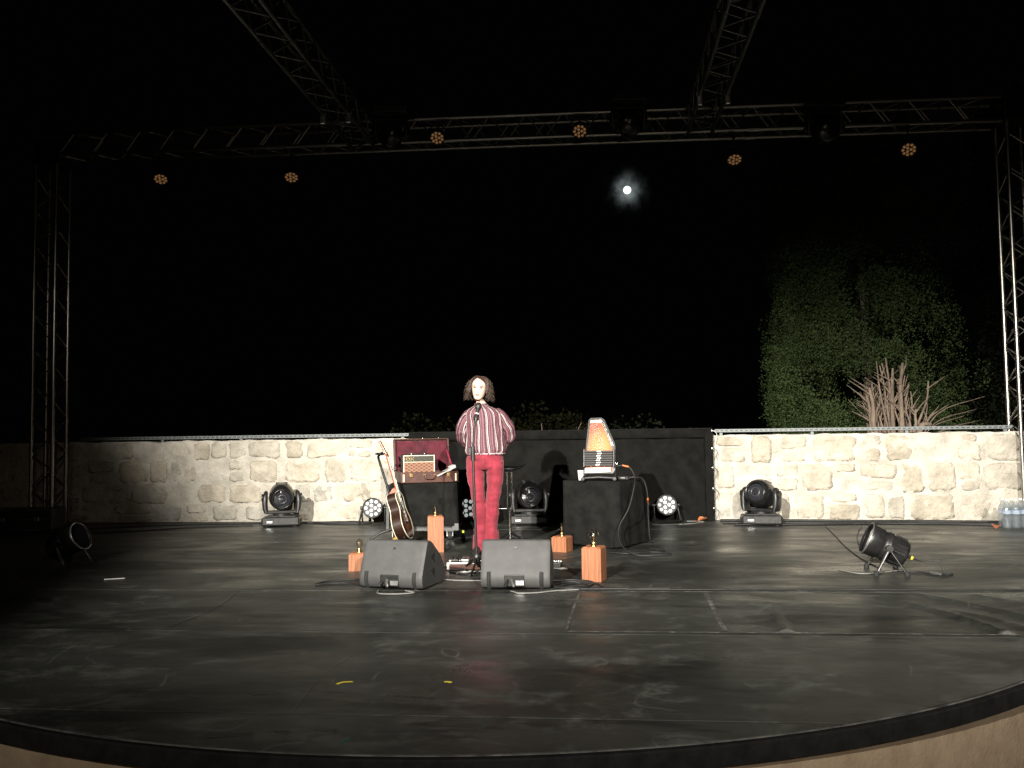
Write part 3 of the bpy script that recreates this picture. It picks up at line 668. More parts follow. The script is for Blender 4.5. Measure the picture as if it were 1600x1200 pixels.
# ------------------------------------------------------------------ floor monitors
def wedge(label, loc, rz):
    root = thing('floor_monitor', label, 'speaker', loc, rz, 'floor monitor wedges')
    W = .50
    prof = [(.03, .010), (.012, .022), (.002, .045), (-.003, .075), (.0, .10), (.010, .128), (.022, .155), (.06, .238), (.103, .333), (.110, .342), (.125, .345), (.17, .342), (.20, .328), (.36, .215), (.43, .13), (.455, .06), (.44, .015), (.40, .008)]
    b = MB()
    rings = []
    for x, k in ((-W/2, .965), (-W/2+.012, .995), (-W/2+.03, 1), (W/2-.03, 1), (W/2-.012, .995), (W/2, .965)):
        cy, cz = .2, .15; rings.append([(x, cy+(y-cy)*k, cz+(z-cz)*k) for y, z in prof])
    b.loft(rings, smooth=True); b.build('cabinet', GREYPAINT, root)
    b = MB(); g = [(.205, .327), (.362, .217), (.432, .132), (.452, .07)]
    b.loft([[(x, y+.004, z+.006) for x in (-W/2+.035, W/2-.035)] for y, z in g], smooth=False, caps=False, close=False); b.build('grille', BLACKMETAL, root)
    for s in (-1, 1):                                   # side handle recesses, two triangular holes
        for tri in (((.17, .225), (.24, .245), (.235, .17)), ((.17, .12), (.235, .14), (.24, .06))):
            b = MB(); b.prism([(y, z) for y, z in tri], s*(W/2-.02), s*(W/2+.0015), 'x'); b.build('handle_hole', BLACKPLASTIC, root)
    b = MB(); b.box((-.005, .006, .068), (.145, .03, .082), bev=.004); b.build('connector_recess', BLACKPLASTIC, root)
    b = MB(); b.box((.035, -.0105, .052), (.06, .004, .032), bev=.001); b.build('connector_plate', SILVER, root)
    for dx, a in ((-.03, .3), (-.045, -.25)):
        b = MB(); b.tube([(dx, .01, .085), (dx+a*.05, -.03, .055), (dx+a*.09, -.045, .03)], .009, 8); b.build('cable_plug', SILVER if a > 0 else BLACKMETAL, root)
    for s in (-1, 1):
        b = MB(); b.loft([[(s*(W/2-.06)+dx, y-.004, z) for dx in (-.014, .014)] for y, z in ((.03, .004), (-.003, .05), (-.008, .09), (.005, .128))], caps=False, close=False)
        b.tube([(s*(W/2-.06), .03, .006), (s*(W/2-.06), -.004, .05), (s*(W/2-.06), -.008, .09), (s*(W/2-.06), .008, .128)], .012, 8); b.build('skid_foot', RUBBER, root)
    b = MB(); b.cyl((0, .078, .29), (0, .070, .293), .008, n=12); b.build('pole_socket', BLACKMETAL, root)
    return root
wedge('grey floor monitor wedge with its right side showing, left one of the pair', (-1.505, 6.19, .005), R(-12))
wedge('grey floor monitor wedge facing straight out, right one of the pair', (-.595, 6.20, .005), R(-1))

# ------------------------------------------------------------------ microphone on stand
def mic_stand():
    root = thing('microphone_stand', 'black microphone stand in front of the singer', 'microphone stand', (-.985, 7.02, .005))
    b = MB(); b.tube([(0, 0, .09), (-.012, 0, .5), (-.022, 0, .98)], .011, 10); b.build('lower_pole', BLACKMETAL, root)
    b = MB(); b.cyl((-.0215, 0, .90), (-.023, 0, 1.02), .019, n=12); b.box((-.045, 0, .985), (.03, .02, .05), bev=.006); b.build('clutch', BLACKPLASTIC, root)
    b = MB(); b.tube([(-.022, -.004, 1.0), (.0, -.006, 1.2), (.014, -.004, 1.30)], .008, 8); b.build('boom', BLACKMETAL, root)
    b = MB(); b.lathe([(.022, .06), (.03, .075), (.03, .13), (.016, .15)], 14); b.build('leg_hub', BLACKPLASTIC, root)
    for k in range(3):
        a = R(-95+120*k); e = Vector((.24*math.cos(a), .24*math.sin(a), .012))
        b = MB(); b.tube([(0.02*math.cos(a), .02*math.sin(a), .11), e*.5+Vector((0, 0, .03)), e], .009, 8); lg = b.build('leg', BLACKMETAL, root)
        b = MB(); b.tube([e-Vector((.02*math.cos(a), .02*math.sin(a), 0)), e+Vector((.02*math.cos(a), .02*math.sin(a), 0))], .012, 8); b.build('rubber_foot', RUBBER, lg)
    mic = thing('microphone', 'dark handheld microphone clipped to the stand at the singer’s mouth', 'microphone', (-.985+.014, 7.016, 1.30))
    d = Vector((.12, .42, .9)).normalized(); X = frame((0, 0, -.02), d)
    b = MB(); b.lathe([(.009, -.06), (.012, -.05), (.0165, .02), (.018, .055)], 16, X=X); b.build('handle', BLACKMETAL, mic)
    b = MB(); b.lathe([(.0172, -.012), (.0182, -.010), (.0182, .012), (.0172, .014)], 16, X=X, caps=False); b.build('ring', WHITE, mic)
    b = MB(); b.lathe([(.018, .055), (.024, .062), (.0275, .078), (.0265, .096), (.018, .110), (.006, .117), (.0005, .1175)], 18, X=X); b.build('grille_ball', mat('mic_mesh', (.02, .02, .02), .4, .5, col2=(.05, .05, .05), scale=300, bump=.6, bscale=500, bdist=.002), mic)
    b = MB(); b.lathe([(.0195, -.045), (.021, -.04), (.021, .0), (.0195, .004)], 14, X=X, caps=False); b.build('clip', BLACKPLASTIC, mic)
    return root
mic_stand()

# ------------------------------------------------------------------ black-covered flight case, suitcase, amplifier
def cover_cloth(b, x0, x1, y0, y1, z0, z1, seed, amp=.012, X=None, m=0):
    """a cloth thrown over a box: top sheet plus four hanging sides with soft folds, one closed skirt"""
    per = []
    nx, ny = 26, 16
    for i in range(nx): per.append((x0+(x1-x0)*i/nx, y0, 0, -1))
    for i in range(ny): per.append((x1, y0+(y1-y0)*i/ny, 1, 0))
    for i in range(nx): per.append((x1-(x1-x0)*i/nx, y1, 0, 1))
    for i in range(ny): per.append((x0, y1-(y1-y0)*i/ny, -1, 0))
    rings = []
    for j in range(13):
        t = j/12; ring = []
        for x, y, ox, oy in per:
            z = z1-(z1-z0)*t; f_ = amp*(t**.8)*(1.2*mnoise.noise((x*9+seed, y*9, .6*z))+.5*math.sin((x+y)*31+seed))+.004+.012*t
            cx, cy = (x0+x1)/2, (y0+y1)/2; corner = .006*t
            ring.append((x+ox*f_+(x-cx)*corner, y+oy*f_+(y-cy)*corner, z+(.015*mnoise.noise((x*5, y*5, seed)) if j == 12 else 0)))
        rings.append(ring)
    top = [((x-(x0+x1)/2)*.975+(x0+x1)/2, (y-(y0+y1)/2)*.975+(y0+y1)/2, z1+.006) for x, y, _, _ in per]
    b.loft([top]+rings, m, True, False, True, X); b.add(top, [tuple(range(len(top)))], m, False, X)
fc = thing('flight_case', 'wheeled flight case covered with a black cloth, under the suitcase', 'flight case', (-1.86, 9.25, .004), R(4))
b = MB(); b.box((0, 0, .35), (.71, .50, .48), bev=.006); b.build('case_body', TOLEX, fc)
b = MB()
for s in (-1, 1):
    for q in (-1, 1): b.box((s*.36, q*.252, .35), (.035, .035, .49), bev=.004)
for s in (-1, 1):
    b.box((0, s*.252, .118), (.69, .03, .03), bev=.004); b.box((s*.36, 0, .118), (.03, .47, .03), bev=.004)
b.build('aluminium_edging', EDGING, fc)
for s in (-1, 1):
    for q in (-1, 1):
        o = MB(); o.box((s*.29, q*.18, .098), (.09, .07, .018), bev=.003); o.box((s*.29-.03, q*.18, .07), (.006, .05, .06)); o.box((s*.29+.03, q*.18, .07), (.006, .05, .06)); w_ = o.build('caster', SILVER, fc)
        o = MB(); o.cyl((s*.29-.02, q*.18, .046), (s*.29+.02, q*.18, .046), .045, n=20); o.build('wheel', RUBBER, w_)
        o = MB(); o.cyl((s*.29-.023, q*.18, .046), (s*.29+.023, q*.18, .046), .026, n=16); o.build('hub', SILVER, w_)
b = MB(); cover_cloth(b, -.33, .375, -.275, .275, .16, .602, 3.1, .022); b.build('cover_cloth', CLOTH, fc)
b = MB(); b.box((.355, -.275, .145), (.07, .012, .075), bev=.003); b.build('corner_fitting', EDGING, fc)

SR = R(22)
su = thing('open_suitcase', 'open brown suitcase with red velvet lid standing on the black case', 'suitcase', (-1.83, 9.20, .615), SR)
b = MB(); W, D, H, t = .62, .40, .115, .012
b.box((0, -D/2+t/2, H/2), (W, t, H), bev=.004); b.box((0, D/2-t/2, H/2), (W, t, H), bev=.004)
b.box((-W/2+t/2, 0, H/2), (t, D-2*t, H), bev=.004); b.box((W/2-t/2, 0, H/2), (t, D-2*t, H), bev=.004); b.box((0, 0, t/2), (W-2*t, D-2*t, t)); b.build('base_shell', LEATHER, su)
b = MB(); b.box((0, 0, t+.004), (W-2*t-.004, D-2*t-.004, .006)); b.build('base_lining', VELVET, su)
LX = Matrix.Translation((0, D/2, H)) @ Matrix.Rotation(R(-14), 4, 'X')
b = MB(); LH = .36
b.box((0, .055, LH/2), (W, .012, LH), bev=.004, X=LX); b.box((0, .03, LH-.006), (W, .06, .012), bev=.003, X=LX)
for s in (-1, 1): b.box((s*(W/2-.006), .028, LH/2), (.012, .056, LH-.014), bev=.003, X=LX)
b.build('lid_shell', LEATHER, su)
b = MB(); nx, nz = 30, 18; vs_ = []
for j in range(nz+1):
    for i in range(nx+1):
        x = -W/2+.016+(W-.032)*i/nx; z = .01+(LH-.028)*j/nz
        vs_.append((x, .040+.010*math.cos(i/nx*math.pi*8)*math.cos(j/nz*math.pi*4)*.5+.005*mnoise.noise((x*14, z*14, 2)), z))
n = nx+1; b.add(vs_, [(j*n+i, j*n+i+1, (j+1)*n+i+1, (j+1)*n+i) for j in range(nz) for i in range(nx)], 0, True, LX); b.build('velvet_lining', VELVET, su)
b = MB(); b.box((0, .035, LH-.004), (W-.02, .035, .012), bev=.003, X=LX)
for s in (-1, 1): b.box((s*(W/2-.018), .02, LH/2), (.010, .03, LH-.03), bev=.002, X=LX)
b.build('lining_trim', VELVET, su)
b = MB(); b.tube([(W/2-.02, -.06, H-.005), (W/2-.02, .08, H+.08), tuple(LX @ Vector((W/2-.02, .03, .24)))], .011, 6, flat=.3); b.build('lid_strap', mat('red_ribbon', (.34, .03, .06), .6, col2=(.42, .05, .08), scale=20), su)
for s in (-1, 1):
    b = MB(); b.box((s*.20, -D/2-.003, H*.72), (.035, .008, .04), bev=.003); b.box((s*.20, -D/2-.008, H*.8), (.018, .008, .018), bev=.003); b.build('latch', BRASS, su)
    b = MB(); b.box((s*(W/2-.03), -D/2-.001, H*.45), (.016, .007, H*.7), bev=.003); b.build('corner_strap', CREAM, su)
    b = MB(); b.box((s*.055, -D/2-.003, H*.72), (.03, .008, .014), bev=.002); b.build('handle_mount', BRASS, su)
b = MB(); b.tube(catmull([(-.055, -D/2-.008, H*.7), (-.045, -D/2-.02, H*.42), (0, -D/2-.023, H*.36), (.045, -D/2-.02, H*.42), (.055, -D/2-.008, H*.7)], 4), .009, 8); b.build('handle', LEATHER, su)
b = MB()
for x in (-.17, .02, .2): b.lathe([(.006, 0), (.014, .004), (.004, .012)], 10, X=LX @ Matrix.Translation((x, .03, LH+.002)))
b.build('lid_stud', BRASS, su)

# amplifier standing in the suitcase
am = thing('guitar_amplifier', 'small amplifier with cream piping and brown diamond grille in the suitcase', 'amplifier', (-1.915, 9.16, .646), SR+R(-2))
AW, AH, AD = .35, .265, .18
b = MB(); b.box((0, 0, AH/2), (AW, AD, AH), bev=.008); b.build('cabinet', TOLEX, am)
b = MB(); yf = -AD/2-.003
for c, s in (((0, yf, AH-.012), (AW-.012, .010, .008)), ((0, yf, .012), (AW-.012, .010, .008)), ((-AW/2+.011, yf, AH/2), (.009, .010, AH-.03)), ((AW/2-.011, yf, AH/2), (.009, .010, AH-.03))): b.box(c, s, bev=.002)
b.box((0, yf, AH*.70), (AW-.034, .007, .005)); b.build('cream_piping', CREAM, am)
g = bpy.data.materials.new('brown_diamond_grille_cloth'); g.use_nodes = True; gt = g.node_tree; gb = gt.nodes['Principled BSDF']
gtc = gt.nodes.new('ShaderNodeTexCoord'); outs = []
for ang in (R(58), R(-58)):
    mp = gt.nodes.new('ShaderNodeMapping'); mp.inputs['Rotation'].default_value = (0, ang, 0); gt.links.new(gtc.outputs['Object'], mp.inputs['Vector'])
    wv = gt.nodes.new('ShaderNodeTexWave'); wv.inputs['Scale'].default_value = 11; wv.bands_direction = 'X'; gt.links.new(mp.outputs[0], wv.inputs['Vector']); outs.append(wv.outputs['Fac'])
mxn = gt.nodes.new('ShaderNodeMath'); mxn.operation = 'MAXIMUM'; gt.links.new(outs[0], mxn.inputs[0]); gt.links.new(outs[1], mxn.inputs[1])
rpn = gt.nodes.new('ShaderNodeValToRGB'); rpn.color_ramp.elements[0].position = .72; rpn.color_ramp.elements[0].color = (.13, .05, .03, 1); rpn.color_ramp.elements[1].position = .97; rpn.color_ramp.elements[1].color = (.30, .17, .11, 1)
gt.links.new(mxn.outputs[0], rpn.inputs[0]); gt.links.new(rpn.outputs[0], gb.inputs['Base Color']); gb.inputs['Roughness'].default_value = .8
b = MB(); b.box((0, -AD/2-.001, AH*.37), (AW-.034, .005, AH*.63)); b.build('grille_cloth', g, am)
b = MB(); b.box((0, -AD/2-.001, AH*.82), (AW-.034, .005, AH*.2)); b.build('control_panel', mat('dark_olive_panel', (.016, .017, .010), .5, col2=(.025, .026, .015), scale=20), am)
def text_mesh(txt, size, depth, m, parent, name, X):
    c = bpy.data.curves.new(name, 'FONT'); c.body = txt; c.size = size; c.extrude = depth; c.align_x = 'CENTER'; c.align_y = 'CENTER'; c.space_character = 1.05
    o = bpy.data.objects.new('tmp', c); COL.objects.link(o); bpy.context.view_layer.update()
    me = bpy.data.meshes.new_from_object(o.evaluated_get(bpy.context.evaluated_depsgraph_get())); bpy.data.objects.remove(o); bpy.data.curves.remove(c)
    me.materials.clear(); me.materials.append(m); me.transform(X); return link(name, me, parent)
text_mesh('VOX', .045, .0015, BRASS, am, 'badge_lettering', Matrix.Translation((-.115, -AD/2-.0055, AH*.815)) @ Matrix.Rotation(R(90), 4, 'X') @ Matrix.Diagonal((1.25, 1, 1, 1)))
for x in (-.07, .07):
    b = MB(); b.lathe([(.007, 0), (.009, .006), (.005, .012)], 10, X=Matrix.Translation((x, .0, AH))); b.build('top_knob', SILVER, am)
b = MB(); b.tube([(-.11, 0, AH), (-.09, 0, AH+.016), (.09, 0, AH+.016), (.11, 0, AH)], .009, 8, flat=.5); b.build('handle', TOLEX, am)
bk = thing('white_songbook', 'white folded booklet propped in the right end of the suitcase', 'booklet', (-1.60, 9.13, .70), SR)
b = MB(); XB = Matrix.Rotation(R(-24), 4, 'Y')
b.box((.0, 0, .03), (.22, .16, .012), bev=.002, X=XB); b.build('cover', mat('pale_grey_cover', (.5, .49, .46), .6, col2=(.58, .57, .54), scale=9), bk)
b = MB(); b.box((.085, -.01, .046), (.055, .14, .022), bev=.002, X=XB); b.build('page_block', WHITE, bk)

# ------------------------------------------------------------------ acoustic guitar and its stand
def guitar():
    root = thing('acoustic_guitar', 'sunburst acoustic guitar with cream binding leaning on its stand', 'guitar', (-1.945, 8.70, .05))
    zl = Vector((-.285, .05, .95)).normalized(); nf = Vector((.985, -.02, .12)); nf = (nf-zl*nf.dot(zl)).normalized(); yl = -nf; xl = yl.cross(zl)
    m = Matrix((xl, yl, zl)).transposed().to_4x4(); root.rotation_euler = m.to_euler()
    zs = np.linspace(0, 1, 40); ctrl = [(0, 0), (.015, .075), (.05, .135), (.10, .178), (.16, .196), (.22, .182), (.28, .142), (.325, .122), (.37, .128), (.42, .143), (.46, .132), (.485, .09), (.495, .04), (.498, 0)]
    cp = catmull([(a, b_, 0) for a, b_ in ctrl], 4); half = [(max(0, p.y), p.x) for p in cp]
    out = [(w_, z) for w_, z in half]+[(-w_, z) for w_, z in half[-2:0:-1]]; D2 = .055
    b = MB(); b.loft([[(x, -D2, z) for x, z in out], [(x, D2-.012*z*2, z) for x, z in out]], smooth=True, caps=False); b.build('side', GUITARSIDE, root)
    sm_ = bpy.data.materials.new('sunburst_lacquer'); sm_.use_nodes = True; t = sm_.node_tree; pb = t.nodes['Principled BSDF']; pb.inputs['Roughness'].default_value = .18; pb.inputs['Coat Weight'].default_value = .5
    tcn = t.nodes.new('ShaderNodeTexCoord'); mp = t.nodes.new('ShaderNodeMapping'); mp.inputs['Location'].default_value = (0, 0, -.2*4.2); mp.inputs['Scale'].default_value = (5.2, 0, 4.2)
    t.links.new(tcn.outputs['Object'], mp.inputs['Vector']); ln = t.nodes.new('ShaderNodeVectorMath'); ln.operation = 'LENGTH'; t.links.new(mp.outputs[0], ln.inputs[0])
    rp = t.nodes.new('ShaderNodeValToRGB'); e = rp.color_ramp.elements; e[0].position = .25; e[0].color = (.34, .12, .035, 1); e[1].position = 1.0; e[1].color = (.02, .007, .004, 1); x_ = e.new(.6); x_.color = (.13, .035, .012, 1)
    t.links.new(ln.outputs['Value'], rp.inputs[0]); t.links.new(rp.outputs[0], pb.inputs['Base Color'])
    b = MB(); b.add([(x, -D2-.001, z) for x, z in out], [tuple(range(len(out)))]); top = b.build('soundboard', sm_, root)
    b = MB(); b.add([(x, D2+.001-.012*z*2, z) for x, z in out], [tuple(range(len(out)))]); b.build('back', GUITARSIDE, root)
    for y in (-D2-.001, D2-.001):
        b = MB(); pp = [(x*1.004, y-(.024*z if y > 0 else 0), z) for x, z in out]; b.tube(pp+pp[:2], .0042, 6, caps=False); b.build('binding', CREAM, root)
    b = MB(); b.lathe([(.0005, 0), (.05, 0)], 24, X=frame((0, -D2-.002, .335), (0, -1, 0)), caps=False); b.build('sound_hole', BLACKPLASTIC, top)
    b = MB(); b.lathe([(.052, 0), (.058, .001), (.062, 0)], 24, X=frame((0, -D2-.002, .335), (0, -1, 0)), caps=False); b.build('rosette', CREAM, top)
    b = MB(); b.box((0, -D2-.006, .175), (.15, .010, .028), bev=.003); b.build('bridge', GUITARSIDE, top)
    b = MB(); b.prism([(-.045, .32), (-.10, .30), (-.115, .22), (-.07, .2), (-.04, .27)], -D2-.0035, -D2-.0015); b.build('pickguard', mat('tortoise_pickguard', (.05, .018, .01), .2, col2=(.12, .05, .02), scale=30), top)
    b = MB(); b.loft([[(-.03, D2-.02, .47), (.03, D2-.02, .47), (.03, -D2, .47), (-.03, -D2, .47)], [(-.028, D2-.03, .505), (.028, D2-.03, .505), (.028, -D2, .505), (-.028, -D2, .505)], [(-.024, -.02, .545), (.024, -.02, .545), (.027, -D2-.003, .545), (-.027, -D2-.003, .545)]], smooth=False); b.build('heel', GUITARNECK, root)
    b = MB(); rings = []
    for z, w_ in ((.50, .028), (.70, .025), (.87, .0215)):
        rings.append([(w_*math.cos(R(a)), -D2-.002+(.022*math.sin(R(a)) if a > 0 else 0), z) for a in (180, 150, 120, 90, 60, 30, 0)])
    b.loft(rings, smooth=True); nk = b.build('neck', GUITARNECK, root)
    b = MB(); b.loft([[(-w_, -D2-.003, z), (w_, -D2-.003, z), (w_, -D2-.010, z), (-w_, -D2-.010, z)] for z, w_ in ((.38, .029), (.5, .0285), (.87, .0225))], smooth=False); b.build('fingerboard', GUITARSIDE, nk)
    for s in (-1, 1):
        b = MB(); b.tube([(s*.0292, -D2-.007, .39), (s*.0288, -D2-.007, .5), (s*.0228, -D2-.007, .87)], .0036, 6); b.build('neck_binding', CREAM, nk)
    HX = Matrix.Translation((0, -D2-.004, .87)) @ Matrix.Rotation(R(-12), 4, 'X')
    b = MB(); b.loft([[(x, y, z) for x, z in ((-.022, 0), (.022, 0), (.036, .03), (.038, .17), (.012, .19), (-.012, .19), (-.038, .17), (-.036, .03))] for y in (-.004, .012)], smooth=False, X=HX); hd = b.build('headstock', GUITARNECK, root)
    b = MB(); pp = [(x, -.004, z) for x, z in ((-.036, .03), (-.038, .17), (-.012, .19), (.012, .19), (.038, .17), (.036, .03))]; b.tube(pp, .003, 6, X=HX); b.build('headstock_binding', CREAM, hd)
    for s in (-1, 1):
        for k in range(3):
            b = MB(); b.cyl((s*.036, .006, .055+k*.045), (s*.052, .006, .055+k*.045), .004, n=8, X=HX); b.box((s*.058, .006, .055+k*.045), (.014, .008, .018), bev=.003, X=HX); b.build('tuner', SILVER, hd)
    b = MB()
    for k in range(6):
        x = (k-2.5)
        b.tube([(x*.010, -D2-.012, .175), (x*.007, -D2-.013, .87)], .0007, 4)
    o = b.build('strings', SILVER, root); o['kind'] = 'stuff'
    b = MB(); b.lathe([(.004, 0), (.007, .01), (.004, .016)], 8, X=frame((0, 0, 0), (0, 0, -1))); b.build('end_pin', CREAM, root)
guitar()
gs = thing('guitar_stand', 'black tubular guitar stand with a padded neck yoke behind the guitar', 'guitar stand', (-2.17, 8.92, .004))
b = MB(); b.tube(catmull([(.10, .02, .10), (0, 0, .5), (-.10, -.02, .84), (-.10, -.06, .90), (-.05, -.10, .935)], 6), .013, 8); b.build('mast', BLACKMETAL, gs)
b = MB(); b.tube(catmull([(-.02, -.03, .93), (-.06, -.08, .925), (-.10, -.12, .925), (-.10, -.16, .925)], 4), .012, 8); b.tube(catmull([(-.05, -.10, .935), (-.01, -.11, .935), (.01, -.16, .935)], 4), .012, 8); b.build('neck_yoke', RUBBER, gs)
for k, (ex, ey) in enumerate(((-.22, -.05), (.30, -.05), (.06, .30))):
    b = MB(); b.tube([(.09, .02, .16), (ex*.6+.03, ey*.6, .09), (ex, ey, .014)], .012, 8); lg = b.build('leg', BLACKMETAL, gs)
    b = MB(); b.tube([(ex-.02*(1 if ex > 0 else -1), ey, .016), (ex, ey, .012)], .015, 8); b.build('rubber_foot', RUBBER, lg)
for s in (-1, 1):
    b = MB(); b.tube(catmull([(.09, .02, .14), (.20+s*.03, -.06+s*.08, .08), (.25+s*.03, -.20+s*.08, .05), (.26+s*.03, -.26+s*.08, .09)], 5), .010, 8); b.build('cradle_arm', BLACKMETAL, gs)
o = thing('rubber_door_wedge', 'small yellow wedge on the floor at the foot of the guitar stand', 'wedge', (-2.13, 8.98, .004), R(20))
b = MB(); b.prism([(-.05, 0), (.05, 0), (.05, .05), (.02, .055)], -.03, .03); b.build('wedge_body', mat('yellow_rubber', (.75, .42, .04), .6, col2=(.68, .36, .04), scale=20), o)
o = thing('small_bottle', 'small black bottle with a yellow cap beside the flight case wheels', 'bottle', (-1.40, 8.98, .004))
b = MB(); b.lathe([(.022, 0), (.024, .005), (.024, .06), (.012, .078), (.011, .086)], 14); b.build('bottle_body', BLACKPLASTIC, o)
b = MB(); b.lathe([(.013, .086), (.013, .108), (.010, .112)], 14); b.build('cap', mat('lime_cap', (.6, .7, .05), .5, col2=(.65, .72, .08), scale=20), o)

# ------------------------------------------------------------------ black cube with the autoharp
cb = thing('draped_cube', 'black cloth-covered cube carrying the autoharp', 'pedestal', (.075, 8.74, .004), R(-29))
b = MB(); b.box((0, 0, .315), (.60, .54, .62), bev=.01); b.build('crate', BLACKWOOD, cb)
b = MB(); cover_cloth(b, -.31, .31, -.28, .28, .015, .638, 9.4, .014); b.build('cover_cloth', CLOTH, cb)
def autoharp():
    root = thing('autoharp', 'orange-faced autoharp with black chord bars standing on the black cube', 'autoharp', (.03, 8.52, .66), R(-6))
    TX = Matrix.Translation((0, 0, .055)) @ Matrix.Rotation(R(-14), 4, 'X')
    body = [(-.150, 0), (.135, 0), (.155, .03), (.155, .26), (.150, .30), (.045, .545), (.02, .56), (-.085, .56), (-.105, .54), (-.125, .33)]
    def inset(pl, k, c=(0, .27)): return [(c[0]+(x-c[0])*k, c[1]+(z-c[1])*k) for x, z in pl]
    b = MB(); b.prism(body, -.02, .02, X=TX); b.build('body', mat('black_lacquer', (.012, .010, .009), .2, col2=(.02, .016, .014), scale=9, coat=.4), root)
    fm = bpy.data.materials.new('orange_sunburst_wood'); fm.use_nodes = True; t = fm.node_tree; pb = t.nodes['Principled BSDF']; pb.inputs['Roughness'].default_value = .5; pb.inputs['Specular IOR Level'].default_value = .25
    tcn = t.nodes.new('ShaderNodeTexCoord'); mp = t.nodes.new('ShaderNodeMapping'); mp.inputs['Scale'].default_value = (6, 6, 3.2); mp.inputs['Location'].default_value = (0, 0, -1.0)
    t.links.new(tcn.outputs['Object'], mp.inputs[0]); ln = t.nodes.new('ShaderNodeVectorMath'); ln.operation = 'LENGTH'; t.links.new(mp.outputs[0], ln.inputs[0])
    rp = t.nodes.new('ShaderNodeValToRGB'); e = rp.color_ramp.elements; e[0].position = .15; e[0].color = (.56, .24, .065, 1); e[1].position = .95; e[1].color = (.36, .06, .02, 1); x_ = e.new(.6); x_.color = (.52, .18, .05, 1)
    nz = t.nodes.new('ShaderNodeTexNoise'); nz.inputs['Scale'].default_value = 60; mp2 = t.nodes.new('ShaderNodeMapping'); mp2.inputs['Scale'].default_value = (1, 1, .05); t.links.new(tcn.outputs['Object'], mp2.inputs[0]); t.links.new(mp2.outputs[0], nz.inputs['Vector'])
    ad_ = t.nodes.new('ShaderNodeMath'); ad_.operation = 'MULTIPLY_ADD'; ad_.inputs[1].default_value = .12; t.links.new(nz.outputs['Fac'], ad_.inputs[0]); t.links.new(ln.outputs['Value'], ad_.inputs[2])
    t.links.new(ad_.outputs[0], rp.inputs[0]); t.links.new(rp.outputs[0], pb.inputs['Base Color'])
    facep = [(-.128, .02), (.125, .02), (.128, .255), (.02, .525), (-.088, .525), (-.118, .25)]
    b = MB(); b.prism(facep, -.0235, -.019, X=TX); fc_ = b.build('soundboard', fm, root)
    b = MB(); b.tube([(x, -.02, z) for x, z in body+body[:1]], .005, 6, X=TX, caps=False); b.build('binding', mat('grey_binding', (.03, .03, .029), .4, col2=(.05, .05, .048), scale=20), root)
    b = MB()
    for r_ in range(2):
        for k in range(18):
            tt = k/17; x = .138+(.034-.138)*tt-r_*.016; z = .275+(.525-.275)*tt+r_*.004; b.cyl((x, -.022, z), (x, -.04, z), .0038, n=6, X=TX)
    for k in range(12): b.cyl((-.085+k*.0095, -.022, .538), (-.085+k*.0095, -.034, .538), .003, n=6, X=TX)
    o = b.build('tuning_pins', CHROME, root); o['kind'] = 'stuff'
    b = MB(); b.prism([(-.085, .512), (.018, .512), (.024, .528), (-.090, .528)], -.032, -.022, X=TX); b.build('bridge_rail', SILVER, root)
    b = MB()
    for k in range(20):
        x0 = -.10+k*.0105; b.tube([(x0*1.05, -.036, .02), (min(x0, x0*.55-.03), -.036, .52 if x0 < .02 else .52-(x0-.02)*2.3)], .0005, 4, X=TX)
    o = b.build('strings', SILVER, root); o['kind'] = 'stuff'
    for k in range(7):
        b = MB(); z = .075+k*.0225; b.box((-.005, -.052, z), (.282, .026, .019), bev=.003, X=TX); bar_ = b.build('chord_bar', mat('charcoal_bar', (.009, .009, .0095), .6, col2=(.014, .014, .0145), scale=20), root)
        for q in range(2):
            b = MB(); b.box((-.018+(q*.022)+((k % 2)*.008)-.004+k*.002, -.069, z), (.019, .010, .011), (0, R(-28), 0), bev=.002, X=TX); b.build('chord_button', WHITE, bar_)
    for s in (-1, 1):
        b = MB(); b.box((s*.146, -.045, .145), (.012, .05, .18), bev=.003, X=TX); b.build('bar_holder', BLACKPLASTIC, root)
    b = MB(); b.box((-.01, -.035, .028), (.25, .02, .048), (0, R(-2), 0), bev=.003, X=TX); b.build('anchor_cover', WHITE, root)
    b = MB(); b.cyl((.158, .0, .10), (.175, .0, .10), .012, n=10, X=TX); b.build('output_jack', CHROME, root)
    st = thing('instrument_rest', 'low black tube stand with round feet holding the autoharp', 'stand', (.03, 8.52, .65), R(-6))
    b = MB(); b.tube([(-.16, -.06, .025), (.0, -.065, .035), (.16, -.06, .025)], .014, 8); b.build('front_bar', BLACKMETAL, st)
    for s in (-1, 1):
        b = MB(); b.tube([(s*.15, -.07, .02), (s*.155, -.03, .04), (s*.15, .06, .04), (s*.17, .14, .015)], .010, 8); lg = b.build('foot_bar', BLACKMETAL, st)
        b = MB(); b.lathe([(.004, -.016), (.016, -.01), (.02, 0), (.016, .01), (.004, .016)], 12, X=frame((s*.155, -.085, .02), (0, 1, 0))); b.build('end_ball', mat('grey_rubber', (.09, .09, .09), .6, col2=(.12, .12, .12), scale=20), lg)
        b = MB(); b.tube([(s*.15, .05, .04), (s*.12, .10, .25), (s*.10, .11, .34)], .009, 8); b.build('back_prop', BLACKMETAL, st)
autoharp()
o = thing('paper_cup', 'white paper cup standing left of the autoharp on the cube', 'cup', (-.150, 8.60, .65))
b = MB(); b.lathe([(.026, 0), (.027, .003), (.037, .092), (.039, .094), (.0365, .0945), (.0355, .09), (.025, .006), (.0005, .006)], 20, caps=False); b.build('cup_wall', WHITE, o)
b = MB(); b.lathe([(.0372, .0905), (.0398, .092), (.0398, .096), (.0372, .0965)], 20, caps=False); b.build('rim', WHITE, o)

